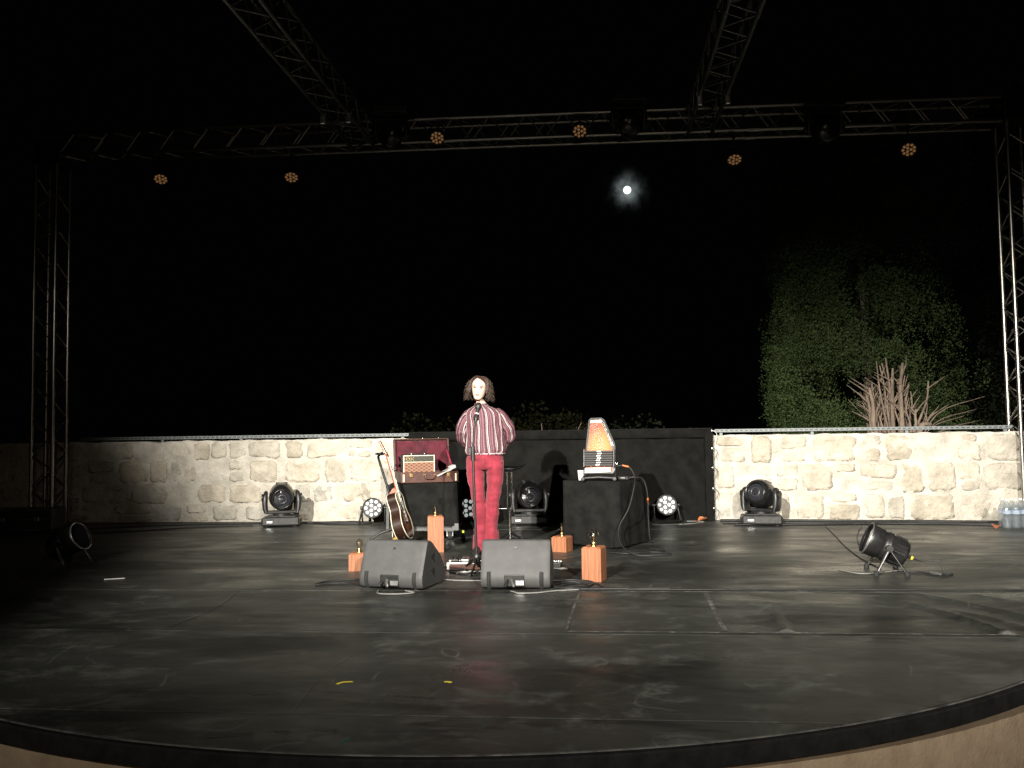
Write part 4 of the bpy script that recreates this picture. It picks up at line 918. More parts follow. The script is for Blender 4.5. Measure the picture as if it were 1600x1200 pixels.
# ------------------------------------------------------------------ chrome stand
sd = thing('chrome_stand', 'chrome pole stand with a dark tilted top right behind the singer', 'stand', (-.897, 8.87, .004))
b = MB(); b.cyl((0, 0, .03), (0, 0, .36), .017, n=14); b.build('lower_tube', CHROME, sd)
for s in (-1, 1):
    b = MB(); b.cyl((s*.024, 0, .33), (s*.024, 0, .72), .008, n=10); b.build('upper_rod', CHROME, sd)
b = MB(); b.box((0, 0, .345), (.075, .04, .03), bev=.006); b.cyl((-.03, 0, .345), (-.10, -.01, .345), .008, n=8); b.lathe([(.004, 0), (.014, .006), (.014, .016), (.006, .022)], 10, X=frame((-.09, -.01, .345), (-1, 0, 0))); b.build('clamp', CHROME, sd)
b = MB(); rings = []
for x, wy, z, th in ((-.17, .03, .765, .012), (-.13, .10, .765, .03), (-.03, .13, .757, .045), (.06, .11, .757, .035), (.12, .07, .772, .022), (.165, .035, .795, .012), (.18, .01, .81, .006)):
    rings.append([(x, wy*math.cos(a), z+th*math.sin(a)*.6) for a in [2*math.pi*k/14 for k in range(14)]])
b.loft(rings); b.build('saddle_top', BLACKPLASTIC, sd)
for k in range(3):
    a = R(100+120*k); b = MB(); b.tube([(.01*math.cos(a), .01*math.sin(a), .10), (.11*math.cos(a), .11*math.sin(a), .05), (.19*math.cos(a), .19*math.sin(a), .014)], .010, 8); lg = b.build('leg', BLACKMETAL, sd)
    b = MB(); b.lathe([(.010, -.013), (.016, -.01), (.014, .01), (.006, .014)], 10, X=Matrix.Translation((.19*math.cos(a), .19*math.sin(a), .013))); b.build('rubber_foot', RUBBER, lg)

# ------------------------------------------------------------------ small things on the floor
pb_ = thing('pedal_board', 'white-rimmed pedal board on the floor left of the microphone stand', 'pedal board', (-1.10, 7.16, .005), R(3))
b = MB(); b.box((0, 0, .028), (.28, .15, .05), bev=.004); b.build('board', LEATHER, pb_)
b = MB(); b.box((0, -.068, .057), (.29, .02, .012), bev=.002); b.box((-.137, -.078, .033), (.02, .012, .055), bev=.002); b.box((.137, -.078, .033), (.02, .012, .055), bev=.002); b.box((0, .07, .057), (.29, .014, .012), bev=.002); b.build('white_rim', WHITE, pb_)
for k in range(3):
    b = MB(); b.box((-.085+k*.085, 0, .072), (.06, .09, .035), (.15, 0, 0), bev=.006); p_ = b.build('effect_pedal', [BLACKMETAL, SILVER, LEATHER][k], pb_)
    b = MB(); b.cyl((-.085+k*.085, -.03, .083), (-.085+k*.085, -.03, .096), .008, n=10); b.build('foot_switch', CHROME, p_)
for lab, loc, rz, s in (('crumpled white paper slip on the floor before the pedal board', (-1.075, 6.93, .006), .4, 1.), ('small white paper scrap beside the microphone stand base', (-.97, 6.98, .006), 1.2, .55), ('white paper scrap beside the tuner box right of the right monitor', (-.30, 7.13, .006), -.2, .8)):
    o = thing('paper_slip', lab, 'paper', loc, rz); b = MB(); vs_ = []
    for j in range(5):
        for i in range(8): vs_.append(((i-3.5)*.022*s, (j-2)*.02*s, .004+.014*s*abs(mnoise.noise((i*.55+loc[0]*9, j*.6, loc[1]*3)))))
    b.add(vs_, [(j*8+i, j*8+i+1, (j+1)*8+i+1, (j+1)*8+i) for j in range(4) for i in range(7)]); b.build('sheet', WHITE, o)
o = thing('tuner_box', 'small black box with chrome knobs right of the right floor monitor', 'pedal', (-.355, 7.22, .005), R(-12))
b = MB(); b.box((0, 0, .024), (.11, .08, .045), bev=.006); b.build('housing', BLACKMETAL, o)
for k in range(3):
    b = MB(); b.lathe([(.009, 0), (.010, .012), (.006, .015)], 10, X=Matrix.Translation((-.03+k*.03, -.01, .047))); b.build('knob', CHROME, o)
b = MB(); b.box((0, .025, .051), (.10, .015, .008), bev=.002); b.build('white_strip', WHITE, o)
o = thing('dry_leaf', 'curled orange dry leaf on the floor at the right end of the drape', 'leaf', (1.288, 10.80, .006), .5)
b = MB(); vs_ = []
for j in range(7):
    u_ = j/6; ww = .045*math.sin(u_*math.pi)**.8+.002
    for i in range(5): v_ = (i-2)/2; vs_.append(((u_-.5)*.14, v_*ww, .01+.04*v_*v_*math.sin(u_*math.pi)+.02*u_))
b.add(vs_, [(j*5+i, j*5+i+1, (j+1)*5+i+1, (j+1)*5+i) for j in range(6) for i in range(4)], 0, True); b.build('blade', LEAF_DRY, o)
b = MB(); b.tube([(-.07, 0, .01), (-.10, .005, .012), (-.12, .0, .02)], .0025, 5); b.build('stalk', LEAF_DRY, o)
o = thing('dry_leaf', 'brown dry leaf on the floor in front of the water bottles', 'leaf', (4.33, 9.90, .006), 1.1)
for ch in [c for c in bpy.data.objects if c.parent and c.parent.name == 'dry_leaf']:
    c = ch.copy(); COL.objects.link(c); c.parent = o

# water bottle pack
wb = None
for i, (dx, dy) in enumerate(((0, 0), (.095, .0), (.19, 0), (0.0, .095), (.095, .095), (.19, .095))):
    lab = ['front left bottle of the shrink-wrapped water pack by the right tower', 'front middle bottle of the shrink-wrapped water pack by the right tower', 'front right bottle of the shrink-wrapped water pack by the right tower',
           'rear left bottle of the shrink-wrapped water pack', 'rear middle bottle of the shrink-wrapped water pack', 'rear right bottle of the shrink-wrapped water pack'][i]
    o = thing('water_bottle', lab, 'bottle', (4.50+dx, 10.02+dy, .005), 0, 'water bottles by the right tower')
    if i == 0:
        b = MB(); prof = [(.03, .004), (.042, 0), (.046, .01), (.046, .06), (.043, .07), (.046, .08), (.046, .13), (.043, .14), (.046, .15), (.046, .20), (.040, .24), (.022, .275), (.014, .29), (.014, .305)]
        b.lathe(prof, 20, caps=False); bb = b.build('bottle_body', PLASTICWRAP, o)
        b = MB(); b.lathe([(.0165, .298), (.0165, .318), (.0155, .32), (.0005, .32)], 16, caps=False); bc = b.build('cap', WHITE, o)
        b = MB(); b.lathe([(.0467, .155), (.0467, .198)], 20, caps=False); bl = b.build('label_band', mat('pale_blue_label', (.25, .33, .45), .4, col2=(.5, .55, .62), scale=20), o)
        wb = (bb, bc, bl)
    else:
        for ch in wb: c = ch.copy(); COL.objects.link(c); c.parent = o
wp = thing('shrink_wrap', 'clear shrink wrap film around the pack of water bottles', 'packaging', (4.595, 10.067, .005))
b = MB(); per = []
for k in range(40):
    a = 2*math.pi*k/40; cx = .105*max(-1, min(1, 1.35*math.cos(a))); cy = .055*max(-1, min(1, 1.35*math.sin(a))); per.append((cx+.046*math.cos(a), cy+.046*math.sin(a)))
b.loft([[(x*k_, y*k_, z) for x, y in per] for z, k_ in ((.006, 1), (.10, 1.01), (.20, 1.0), (.235, .92), (.25, .84))], caps=False); b.build('film', thin_glass('clear_film', (.9, .92, .94), 1.45), wp)

# flight case in the dark at the far left
dc = thing('flight_case', 'low black flight case in the dark at the foot of the left tower', 'flight case', (-7.05, 10.12, .004), R(10))
b = MB(); b.box((0, 0, .14), (.75, .4, .26), bev=.008); b.build('case_body', TOLEX, dc)
b = MB()
for z in (.02, .15, .265):
    b.box((0, -.202, z), (.75, .012, .018))
for s in (-1, 1): b.box((s*.372, -.2, .14), (.018, .016, .26))
b.build('aluminium_edging', ALU, dc)
for s in (-1, 1):
    b = MB(); b.box((s*.2, -.206, .15), (.06, .012, .05), bev=.003); b.build('latch', SILVER, dc)

# ------------------------------------------------------------------ cables
def cable(label, pts, r=.007, m=None, k=7):
    b = MB(); b.tube(catmull(pts, k), r, 7); tag(b.build('cable', m or CABLE), label, 'cable', 'cables on the stage')
def floor_cable(label, pts, r=.007, m=None, wob=.03, seed=0):
    pp = []
    for i, (x, y) in enumerate(pts): pp.append((x, y, .006+r))
    out = catmull(pp, 8)
    out = [(p.x, p.y+wob*mnoise.noise((p.x*2.3, p.y*2.3, seed)), p.z) for p in out]
    b = MB(); b.tube(out, r, 7); tag(b.build('cable', m or CABLE), label, 'cable', 'cables on the stage')
GREYC = mat('grey_cable', (.16, .16, .15), .5, col2=(.22, .22, .21), scale=30)
floor_cable('black cable bundle running along the foot of the right stone wall', [(1.5, 10.55), (2.2, 10.52), (2.9, 10.40), (3.8, 10.45), (4.9, 10.15)], .013, seed=1)
floor_cable('thin black cable beside the bundle at the foot of the right wall', [(1.6, 10.35), (2.5, 10.34), (3.3, 10.42), (4.2, 10.3), (5.0, 9.95)], .011, seed=2, wob=.06)
floor_cable('black cable lying close against the right stone wall', [(1.5, 10.80), (2.3, 10.74), (3.1, 10.66), (3.9, 10.60), (4.7, 10.48)], .016, seed=3)
floor_cable('black cable from the right moving head lamp to the can spotlight', [(2.60, 10.2), (2.48, 9.4), (2.34, 8.5), (2.25, 7.7), (2.24, 7.15)], .0045, seed=4)
floor_cable('second black cable running behind the can spotlight to the wall', [(3.0, 10.2), (2.75, 9.5), (2.50, 8.6), (2.42, 7.7)], .0045, seed=5)
floor_cable('pale thin cable curling in front of the can spotlight', [(1.90, 7.12), (1.99, 6.92), (2.12, 6.93), (2.24, 7.02), (2.40, 7.12)], .0045, GREYC, seed=6)
p = plugR
cable('black power cable looping from the can spotlight plug to the floor', [p, (p.x+.09, p.y+.01, p.z-.03), (p.x+.19, p.y-.02, .10), (p.x+.22, p.y-.06, .014), (p.x+.26, p.y-.10, .013), (p.x+.20, p.y-.16, .013), (p.x+.10, p.y-.13, .013), (p.x+.04, p.y-.02, .013), (p.x-.1, p.y+.05, .013)], .006)
o = thing('cable_connector', 'silver inline connector on the cable right of the can spotlight', 'connector', (p.x+.13, p.y-.12, .016), R(-60))
b = MB(); b.cyl((-.05, 0, 0), (.05, 0, 0), .010, n=10); b.build('sleeve', SILVER, o)
b = MB(); b.cyl((.05, 0, 0), (.075, 0, 0), .008, n=10); b.build('strain_relief', BLACKPLASTIC, o)
floor_cable('black cable running along the foot of the left stone wall', [(-6.4, 10.1), (-5.4, 10.55), (-4.6, 10.72), (-3.6, 10.78), (-2.9, 10.75)], .010, seed=7)
floor_cable('looped black cable beside the left moving head lamp', [(-3.6, 10.72), (-3.35, 10.62), (-3.0, 10.60), (-2.85, 10.72), (-3.15, 10.86), (-3.4, 10.80)], .012, seed=8)
floor_cable('long black cable crossing the dark left side of the stage', [(-7.0, 9.6), (-5.8, 9.75), (-5.0, 10.25), (-4.3, 10.5)], .009, seed=9)
floor_cable('black cable coiled right of the right floor monitor', [(-.30, 6.30), (-.16, 6.45), (-.06, 6.34), (-.2, 6.22), (-.34, 6.32), (-.22, 6.5), (-.02, 6.42), (.02, 6.26), (-.12, 6.20), (.5, 6.24)], .008, seed=10, wob=.02)
floor_cable('second loop of black cable right of the right floor monitor', [(-.36, 6.55), (-.18, 6.58), (-.04, 6.48), (-.1, 6.3), (-.28, 6.26), (-.34, 6.42), (-.2, 6.52)], .008, seed=11, wob=.02)
floor_cable('black cable running right from the monitors along the floor seam', [(-.1, 6.24), (.6, 6.21), (1.4, 6.24), (2.3, 6.22), (3.2, 6.28)], .006, seed=12, wob=.03)
floor_cable('pale cable end trailing under the right floor monitor', [(-.62, 6.14), (-.55, 6.06), (-.42, 6.08), (-.30, 6.16), (-.1, 6.22)], .005, GREYC, seed=13)
floor_cable('black cable snaking between the two floor monitors', [(-1.25, 6.75), (-1.15, 6.60), (-.95, 6.62), (-.82, 6.78), (-.9, 6.95), (-1.1, 6.88), (-1.22, 7.05), (-1.05, 7.1)], .006, seed=14, wob=.04)
floor_cable('pale cable lying between the two floor monitors', [(-1.22, 6.62), (-1.05, 6.55), (-.85, 6.56)], .005, GREYC, seed=15)
floor_cable('tangle of black cable around the microphone stand base', [(-1.2, 6.95), (-1.0, 6.80), (-.86, 6.92), (-.88, 7.1), (-1.05, 7.22), (-1.2, 7.3), (-1.3, 7.15)], .006, seed=16, wob=.04)
floor_cable('black cable from the left monitor curling out to the left', [(-1.72, 6.28), (-1.85, 6.42), (-2.0, 6.42), (-2.12, 6.36), (-2.05, 6.52), (-1.8, 6.62)], .006, seed=17)
floor_cable('black cable hooked at the front of the left monitor', [(-1.58, 6.15), (-1.55, 6.02), (-1.42, 6.0), (-1.3, 6.06), (-1.38, 6.13)], .005, GREYC, seed=18)
cable('black cable with orange sleeve hanging from the autoharp down the cube', [(.20, 8.50, .79), (.26, 8.49, .795), (.33, 8.48, .77), (.37, 8.44, .68), (.36, 8.36, .60), (.30, 8.27, .40), (.20, 8.20, .22), (.22, 8.05, .08), (.34, 7.93, .012), (.52, 7.90, .012), (.66, 7.95, .012), (.60, 8.06, .012), (.48, 8.10, .012)], .006)
cable('black cable hanging over the right side of the draped cube', [(.26, 8.60, .67), (.38, 8.58, .675), (.46, 8.62, .65), (.50, 8.64, .50), (.505, 8.68, .28), (.52, 8.72, .05), (.56, 8.80, .012)], .007)
for lab, a, c in (('orange cable sleeve sticking out right of the autoharp', (.255, 8.488, .797), (.315, 8.48, .783)), ('orange cable sleeve on the cable right of the draped cube', (.502, 8.645, .47), (.506, 8.665, .40))):
    o = thing('cable_sleeve', lab, 'cable sleeve', a); b = MB(); d_ = Vector(c)-Vector(a); b.cyl((0, 0, 0), d_, .0085, n=10); b.build('sleeve', ORANGE, o); b = MB(); b.cyl(-d_*.1, d_*.02, .0095, n=10); b.build('collar', BLACKPLASTIC, o)
o = thing('adapter_box', 'small dark adapter box on top of the cube right of the autoharp', 'adapter', (.27, 8.58, .652), R(-20))
b = MB(); b.box((0, 0, .018), (.10, .07, .034), bev=.006); b.build('housing', BLACKPLASTIC, o); b = MB(); b.box((.0, -.036, .02), (.04, .003, .012)); b.build('sticker', SILVER, o)
floor_cable('thin cable loop beside the small floor lamp right of the cube', [(.72, 10.6), (.66, 10.45), (.78, 10.38), (.92, 10.45), (1.15, 10.55), (1.30, 10.75), (1.1, 10.82)], .005, GREYC, seed=20)
floor_cable('black cable under the small floor lamp right of the cube', [(.45, 10.5), (.55, 10.62), (.62, 10.5), (.55, 10.4), (.72, 10.55), (.85, 10.7)], .007, seed=21)
floor_cable('black cable trailing past the foot of the draped cube', [(.05, 8.1), (.25, 8.0), (.45, 8.08), (.62, 8.2), (.5, 8.35)], .006, seed=22)

# ------------------------------------------------------------------ moon
mb = MB(); mb.lathe([(2.7*math.sin(R(a)), -2.7*math.cos(R(a))) for a in range(1, 180, 9)], 24, X=Matrix.Translation(MOON_DIR*620+Vector((0, 0, 1.137))))
mo = mb.build('moon', mat('moon_glow', (.8, .8, .8), .9, emit=(.93, 1., .98), estr=2.2, col2=(.7, .7, .7), scale=.6)); tag(mo, kind='structure')

# ------------------------------------------------------------------ foliage
def leaf_mesh(name, pts, nrm, size, m, parent, aspect=.55, droop=.3, wild=.75):
    n = len(pts); rnd = RNG.normal(size=(n, 3)); d = nrm+rnd*wild; d[:, 2] -= droop; d /= np.linalg.norm(d, axis=1)[:, None]
    s = np.cross(d, RNG.normal(size=(n, 3))); s /= np.linalg.norm(s, axis=1)[:, None]
    L = size*RNG.uniform(.6, 1.4, n)[:, None]; wv_ = L*aspect
    a = pts; v = np.stack([a, a+d*L*.5+s*wv_*.5, a+d*L, a+d*L*.5-s*wv_*.5], 1).reshape(-1, 3)
    me = bpy.data.meshes.new(name); me.vertices.add(4*n); me.vertices.foreach_set('co', v.ravel().astype(np.float32))
    me.loops.add(4*n); me.loops.foreach_set('vertex_index', np.arange(4*n, dtype=np.int32)); me.polygons.add(n)
    me.polygons.foreach_set('loop_start', np.arange(0, 4*n, 4, dtype=np.int32)); me.polygons.foreach_set('loop_total', np.full(n, 4, dtype=np.int32))
    me.materials.append(m); me.update(calc_edges=True); me.validate(); return link(name, me, parent)
def clumps(spec, per, spread):
    """spec: list of (centre, radii); leaves on the shells of small clumps"""
    P_ = []; N_ = []
    for c, r_, k in spec:
        d = RNG.normal(size=(k, 3)); d /= np.linalg.norm(d, axis=1)[:, None]; rad = RNG.uniform(.55, 1.05, k)[:, None]
        P_.append(np.array(c)+d*rad*np.array(r_)); N_.append(d)
    return np.concatenate(P_), np.concatenate(N_)
def conifer(label, cx, cy, rx, ry, H, nclump, per, seed, m=CONIFER, hole=None, size=.06, zmin=.1):
    rnd = random.Random(seed); root = thing('conifer_tree', label, 'tree', (cx, cy, -.05)); spec = []
    for i in range(nclump):
        z = zmin+(H-zmin)*rnd.random()**1.15; t = z/H; prof = (1-.4*t**6)*(.95+.06*math.sin(z*2.6+seed))
        q = rnd.uniform(.80, 1.0); u_ = rnd.uniform(-1, 1); k_ = rnd.random()
        c = (rx*prof*u_, -ry*prof*q*(1-.25*u_*u_)*rnd.uniform(.85, 1.1), z) if k_ < .62 else ((-rx*prof*q, ry*prof*rnd.uniform(-.9, .9), z) if k_ < .82 else (rx*prof*q*rnd.choice((1, u_)), ry*prof*rnd.uniform(-.2, 1), z))
        if hole and (c[0]-hole[0])**2/hole[3]**2+(c[2]-hole[2])**2/hole[4]**2 < 1 and c[1] < 0: continue
        if rnd.random() < .25: c = (c[0], rnd.uniform(-.2, .5)*ry, c[2])
        elif mnoise.noise((c[0]*1.7+seed, c[2]*1.5, 1.3)) < -.22: continue           # hollows between the sprays
        if c[0] > .1*rx and z > 1.9+.5*mnoise.noise((c[0]*3, z, 4)) and rnd.random() < min(.9, (c[0]/rx)*1.6): continue
        s = rnd.uniform(.08, .26); spec.append((c, (s*.8, s*.8, s*1.35), int(per*(.5+s*2.6))))
    P_, N_ = clumps(spec, per, 0); N_[:, 1] -= .25; N_[:, 2] += .55
    leaf_mesh('crown', P_, N_, size, m, root, .5, .1, .5)
    b = MB(); b.tube([(.2, .75, 0), (.23, .78, H*.3), (.2, .78, H*.7), (.2, .78, H*.97)], [.10, .07, .04, .01], 9); b.build('trunk', BARK, root)
    return root
conifer('tall dense green conifer behind the right stone wall, its left edge upright', 4.02, 13.1, 1.36, .9, 6.2, 2600, 130, 3, hole=(-.1, 0, 1.72, .42, .36), size=.033)
conifer('dark conifer deeper behind the right wall, beside the right tower', 7.6, 14.6, 1.5, 1.0, 6.6, 420, 75, 5, m=NIGHTLEAF)

def coppice():
    root = thing('coppiced_tree', 'bare pruned tree of many upright brown stems behind the right wall', 'tree', (4.0, 12.05, -.05)); rnd = random.Random(5)
    b = MB(); b.tube([(0, 0, 0), (.02, 0, .45), (0, 0, .8)], [.30, .27, .22], 12); b.build('trunk', BARK, root)
    for k in range(38):
        t = (k+.5)/38*2-1+rnd.uniform(-.05, .05); sp = t*.40+rnd.uniform(-.12, .12); hh = 2.0-.35*abs(t)**1.5+rnd.uniform(-.45, .12); yy = rnd.uniform(-.18, .22)
        x0 = t*.30; r0_ = rnd.choice((rnd.uniform(.018, .03), rnd.uniform(.028, .058)))
        pts = [(x0*.55, yy*.4, .5), (x0*.9, yy*.7, .95), (x0+(sp-x0)*.35+rnd.uniform(-.045, .045), yy, 1.2), (x0+(sp-x0)*.7+rnd.uniform(-.05, .05), yy, 1.2+(hh-1.2)*.55), (sp+rnd.uniform(-.05, .05), yy*1.1, hh)]
        b = MB(); b.tube(catmull(pts, 4), [r0_*(1-.66*i/16)*(1+rnd.uniform(-.16, .16)) for i in range(17)], 7); st = b.build('stem', BARK, root)
        tip = Vector(pts[-1]); mid = Vector(pts[2])
        for q in range(rnd.choice((1, 2, 3, 4))):
            f0 = mid.lerp(tip, rnd.uniform(.1, .9)); d = Vector((rnd.uniform(-.5, .5)+sp*.5, rnd.uniform(-.2, .2), rnd.uniform(.25, .6)))*.45
            b = MB(); b.tube([f0, f0+d*.5+Vector((rnd.uniform(-.02, .02), 0, 0)), f0+d], [.012, .008, .003], 5); b.build('twig', BARK, st)
    for k in range(5):                                # thin low twigs arching out to the right
        a = rnd.uniform(.1, 1.0); l_ = rnd.uniform(.6, 1.2); b = MB()
        b.tube(catmull([(.2, -.05, .7), (.2+l_*.5*math.cos(a)*.9, rnd.uniform(-.15, .15), 1.0+l_*.35*math.sin(a)), (.25+l_*math.cos(a*.8), rnd.uniform(-.2, .2), 1.12+l_*.5*math.sin(a*.9))], 4), [.010-.0009*i for i in range(9)], 5); b.build('twig', BARK, root)
coppice()
def shrub(label, cx, cy, rx, ry, H, n, per, m, size=.07):
    root = thing('garden_shrub', label, 'shrub', (cx, cy, -.05)); spec = []
    for i in range(n):
        a = random.uniform(0, 6.28); z = H*random.uniform(.15, 1); z *= .62+.5*(.5+.5*mnoise.noise((math.cos(a)*1.6+cx*3, math.sin(a)*1.6, 3))); q = math.sqrt(max(.05, 1-min(1, z/H)**2.2))*random.uniform(.5, 1.1); s = random.uniform(.10, .30)*(1.3 if random.random() < .3 else 1)
        spec.append(((rx*q*math.cos(a), ry*q*math.sin(a), z), (s, s, s*.8), per))
    P_, N_ = clumps(spec, per, 0); leaf_mesh('foliage', P_, N_, size, m, root, .6, .1)
    for k in range(6):
        b = MB(); a = random.uniform(0, 6.28); b.tube([(0, 0, 0), (rx*.3*math.cos(a), ry*.3*math.sin(a), H*.5), (rx*.6*math.cos(a), ry*.6*math.sin(a), H*.85)], [.03, .02, .006], 6); b.build('stem', BARK, root)
shrub('dim green shrub peeking over the drape left of the singer', -2.55, 14.2, 1.0, .6, 1.42, 80, 60, DIMLEAF)
shrub('dim green shrub peeking over the drape right of the singer', -.75, 14.0, 1.1, .6, 1.55, 110, 60, DIMLEAF)
shrub('dim green shrub peeking over the drape left of the autoharp', 0.6, 14.6, .8, .5, 1.3, 60, 60, NIGHTLEAF)
shrub('low dim shrub left of the conifer above the drape end', 1.9, 15, .9, .6, 1.2, 40, 60, NIGHTLEAF)

# ------------------------------------------------------------------ the singer
def evaluated_mesh(o):
    bpy.context.view_layer.update(); dg = bpy.context.evaluated_depsgraph_get(); return bpy.data.meshes.new_from_object(o.evaluated_get(dg))
def drop(o):
    me = o.data; bpy.data.objects.remove(o); bpy.data.meshes.remove(me)
def remesh(me, voxel, smooth_it=2):
    o = link('tmp_remesh', me); m = o.modifiers.new('r', 'REMESH'); m.mode = 'VOXEL'; m.voxel_size = voxel; m.use_smooth_shade = True
    if smooth_it: s = o.modifiers.new('s', 'SMOOTH'); s.iterations = smooth_it; s.factor = .5
    out = evaluated_mesh(o); drop(o); out.polygons.foreach_set('use_smooth', [True]*len(out.polygons)); return out
def smoothstep(a, b_, x):
    t = max(0., min(1., (x-a)/(b_-a))); return t*t*(3-2*t)
def person():
    root = thing('person', 'woman in striped blouse and red trousers at the microphone, hands behind her back', 'person', (-1.045, 8.06, .004), R(5))
    HC = Vector((-.048, -.012, 1.442)); HR = Matrix.Translation(HC) @ Matrix.Rotation(R(-7), 4, 'Z') @ Matrix.Rotation(R(4), 4, 'Y')
    # ---- head rings
    tab = [(-.004, .018, .074, -.036), (.006, .032, .086, -.01), (.025, .045, .091, .03), (.05, .056, .0915, .06), (.08, .0645, .091, .08), (.11, .0695, .092, .092), (.14, .0725, .093, .098), (.17, .070, .088, .094), (.195, .058, .072, .077), (.211, .038, .048, .05), (.219, .014, .018, .018)]
    cp = catmull([(t[0], t[1], 0) for t in tab], 5); cf = catmull([(t[0], t[2], t[3]) for t in tab], 5)
    rings = []
    for p, q in zip(cp, cf):
        z = p.x; wd = p.y; fr, bk = q.y, q.z; ring = []; cy = (bk-fr)/2; ry = (fr+bk)/2
        for k in range(48):
            a = 2*math.pi*k/48; x = wd*math.copysign(abs(math.cos(a))**.88, math.cos(a)); y = cy+ry*math.sin(a)
            if math.sin(a) < 0:
                nose = .021*math.exp(-(x/.0105)**2)*smoothstep(.125, .072, z)*smoothstep(.058, .067, z)
                eye = -.009*(math.exp(-((x-.031)/.014)**2)+math.exp(-((x+.031)/.014)**2))*math.exp(-((z-.108)/.010)**2)
                brow = .003*math.exp(-((abs(x)-.032)/.022)**2)*math.exp(-((z-.126)/.008)**2)
                lip = .005*math.exp(-(x/.020)**2)*(math.exp(-((z-.047)/.005)**2)+math.exp(-((z-.037)/.005)**2))
                chin = .004*math.exp(-(x/.018)**2)*math.exp(-((z-.012)/.01)**2)
                y -= nose+eye+brow+lip+chin
            ring.append((x, y, z))
        rings.append(ring)
    b = MB(); b.loft(rings, X=HR)
    for s in (-1, 1):
        b.lathe([(.004, -.006), (.016, -.004), (.018, 0), (.012, .004), (.003, .003)], 12, X=HR @ Matrix.Translation((s*.071, .012, .095)) @ Matrix.Rotation(R(90), 4, 'Y') @ Matrix.Diagonal((1.6, .9, 1, 1)))
    # ---- skinned body
    J = {}; V = []; E_ = []; Rr = []
    def j(name, co, r_, par=None):
        J[name] = len(V); V.append(co); Rr.append(r_)
        if par: E_.append((J[par], J[name]))
    j('pelvis', (0, .01, .93), .095); j('spine', (0, .01, 1.08), .10, 'pelvis'); j('chest', (-.01, .01, 1.25), .115, 'spine'); j('neck', (-.025, .018, 1.385), .052, 'chest'); j('neck2', (-.045, .012, 1.455), .046, 'neck')
    for s, n in ((-1, 'L'), (1, 'R')):
        el = (-.205, .07, 1.085) if s < 0 else (.222, .07, 1.10)
        j('cl'+n, (s*.085, .02, 1.315), .046, 'chest'); j('sh'+n, (s*.158, .02, 1.305), .044, 'cl'+n); j('el'+n, el, .037, 'sh'+n); j('wr'+n, (s*.085, .165, .955), .026, 'el'+n); j('pm'+n, (s*.035, .185, .925), .030, 'wr'+n)
        j('hp'+n, (s*.080, .01, .88), .070, 'pelvis'); j('kn'+n, (s*.068, -.008, .48), .038, 'hp'+n); j('an'+n, (s*.066, .016, .09), .030, 'kn'+n); j('ba'+n, (s*.08, -.08, .035), .036, 'an'+n); j('to'+n, (s*.085, -.15, .026), .028, 'ba'+n)
        for k in range(5):                             # five fingers curling around the other hand
            o_ = (k-2)*.016; base = Vector((s*.035, .185, .925)); l_ = (.045, .052, .055, .052, .042)[k] if k else .04
            if k == 0: p1 = base+Vector((-s*.01, -.005, .035)); p2 = p1+Vector((-s*.025, .01, .018))
            else: p1 = base+Vector((-s*.035, .012+abs(o_)*.1, -o_*1.1)); p2 = p1+Vector((-s*l_*.55, -.012*s, -.006)); 
            j(f'f{n}{k}a', tuple(p1), .010, 'pm'+n); j(f'f{n}{k}b', tuple(p2), .0085, f'f{n}{k}a')
    me = bpy.data.meshes.new('skin'); me.from_pydata(V, E_, []); o = link('tmp_skin', me); sk = o.modifiers.new('k', 'SKIN'); sk.use_smooth_shade = True
    ss = o.modifiers.new('ss', 'SUBSURF'); ss.levels = 2; ss.render_levels = 2
    if not me.skin_vertices:
        bpy.context.view_layer.objects.active = o
    for i, d in enumerate(me.skin_vertices[0].data): d.radius = (Rr[i], Rr[i]*(.82 if i in (0, 1, 2) else 1)); d.use_root = (i == 0)
    bmme = evaluated_mesh(o); drop(o)
    b.add([v.co[:] for v in bmme.vertices], [list(p.vertices) for p in bmme.polygons], 0, True)
    me2 = bpy.data.meshes.new('raw'); me2.from_pydata(b.v, [], b.f); me2.update(); bm_ = bmesh.new(); bm_.from_mesh(me2); bmesh.ops.recalc_face_normals(bm_, faces=bm_.faces); bm_.to_mesh(me2); bm_.free()
    body = remesh(me2, .0055, 1)
    ca = body.color_attributes.new('tone', 'FLOAT_COLOR', 'POINT'); inv = HR.inverted(); cols = []
    for v in body.vertices:
        q = inv @ v.co; c = Vector((.70, .50, .40))
        if q.z > -.01 and q.y < 0:
            lip = math.exp(-(q.x/.021)**4)*math.exp(-((q.z-.0425)/.0105)**4); c = c.lerp(Vector((.34, .045, .055)), min(1, lip))
            br = math.exp(-((abs(q.x)-.033)/.016)**4)*math.exp(-((q.z-.1255-.06*(.033-abs(q.x)))/.0055)**2); c = c.lerp(Vector((.06, .035, .025)), min(1, br))
            ck = math.exp(-((abs(q.x)-.042)/.016)**2-((q.z-.072)/.018)**2)*.25; c = c.lerp(Vector((.58, .25, .2)), ck)
            ey = math.exp(-((abs(q.x)-.031)/.016)**4)*math.exp(-((q.z-.111)/.0075)**2)*.9; c = c.lerp(Vector((.10, .05, .04)), min(1, ey))
        if v.co.z < .10: c = Vector((.02, .018, .018))
        cols += [c.x, c.y, c.z, 1]
    ca.data.foreach_set('color', cols)
    m = bpy.data.materials.new('skin'); m.use_nodes = True; t = m.node_tree; pb = t.nodes['Principled BSDF']; at = t.nodes.new('ShaderNodeAttribute'); at.attribute_name = 'tone'
    t.links.new(at.outputs['Color'], pb.inputs['Base Color']); pb.inputs['Roughness'].default_value = .5; pb.inputs['Subsurface Weight'].default_value = .15; pb.inputs['Subsurface Radius'].default_value = (.012, .005, .003)
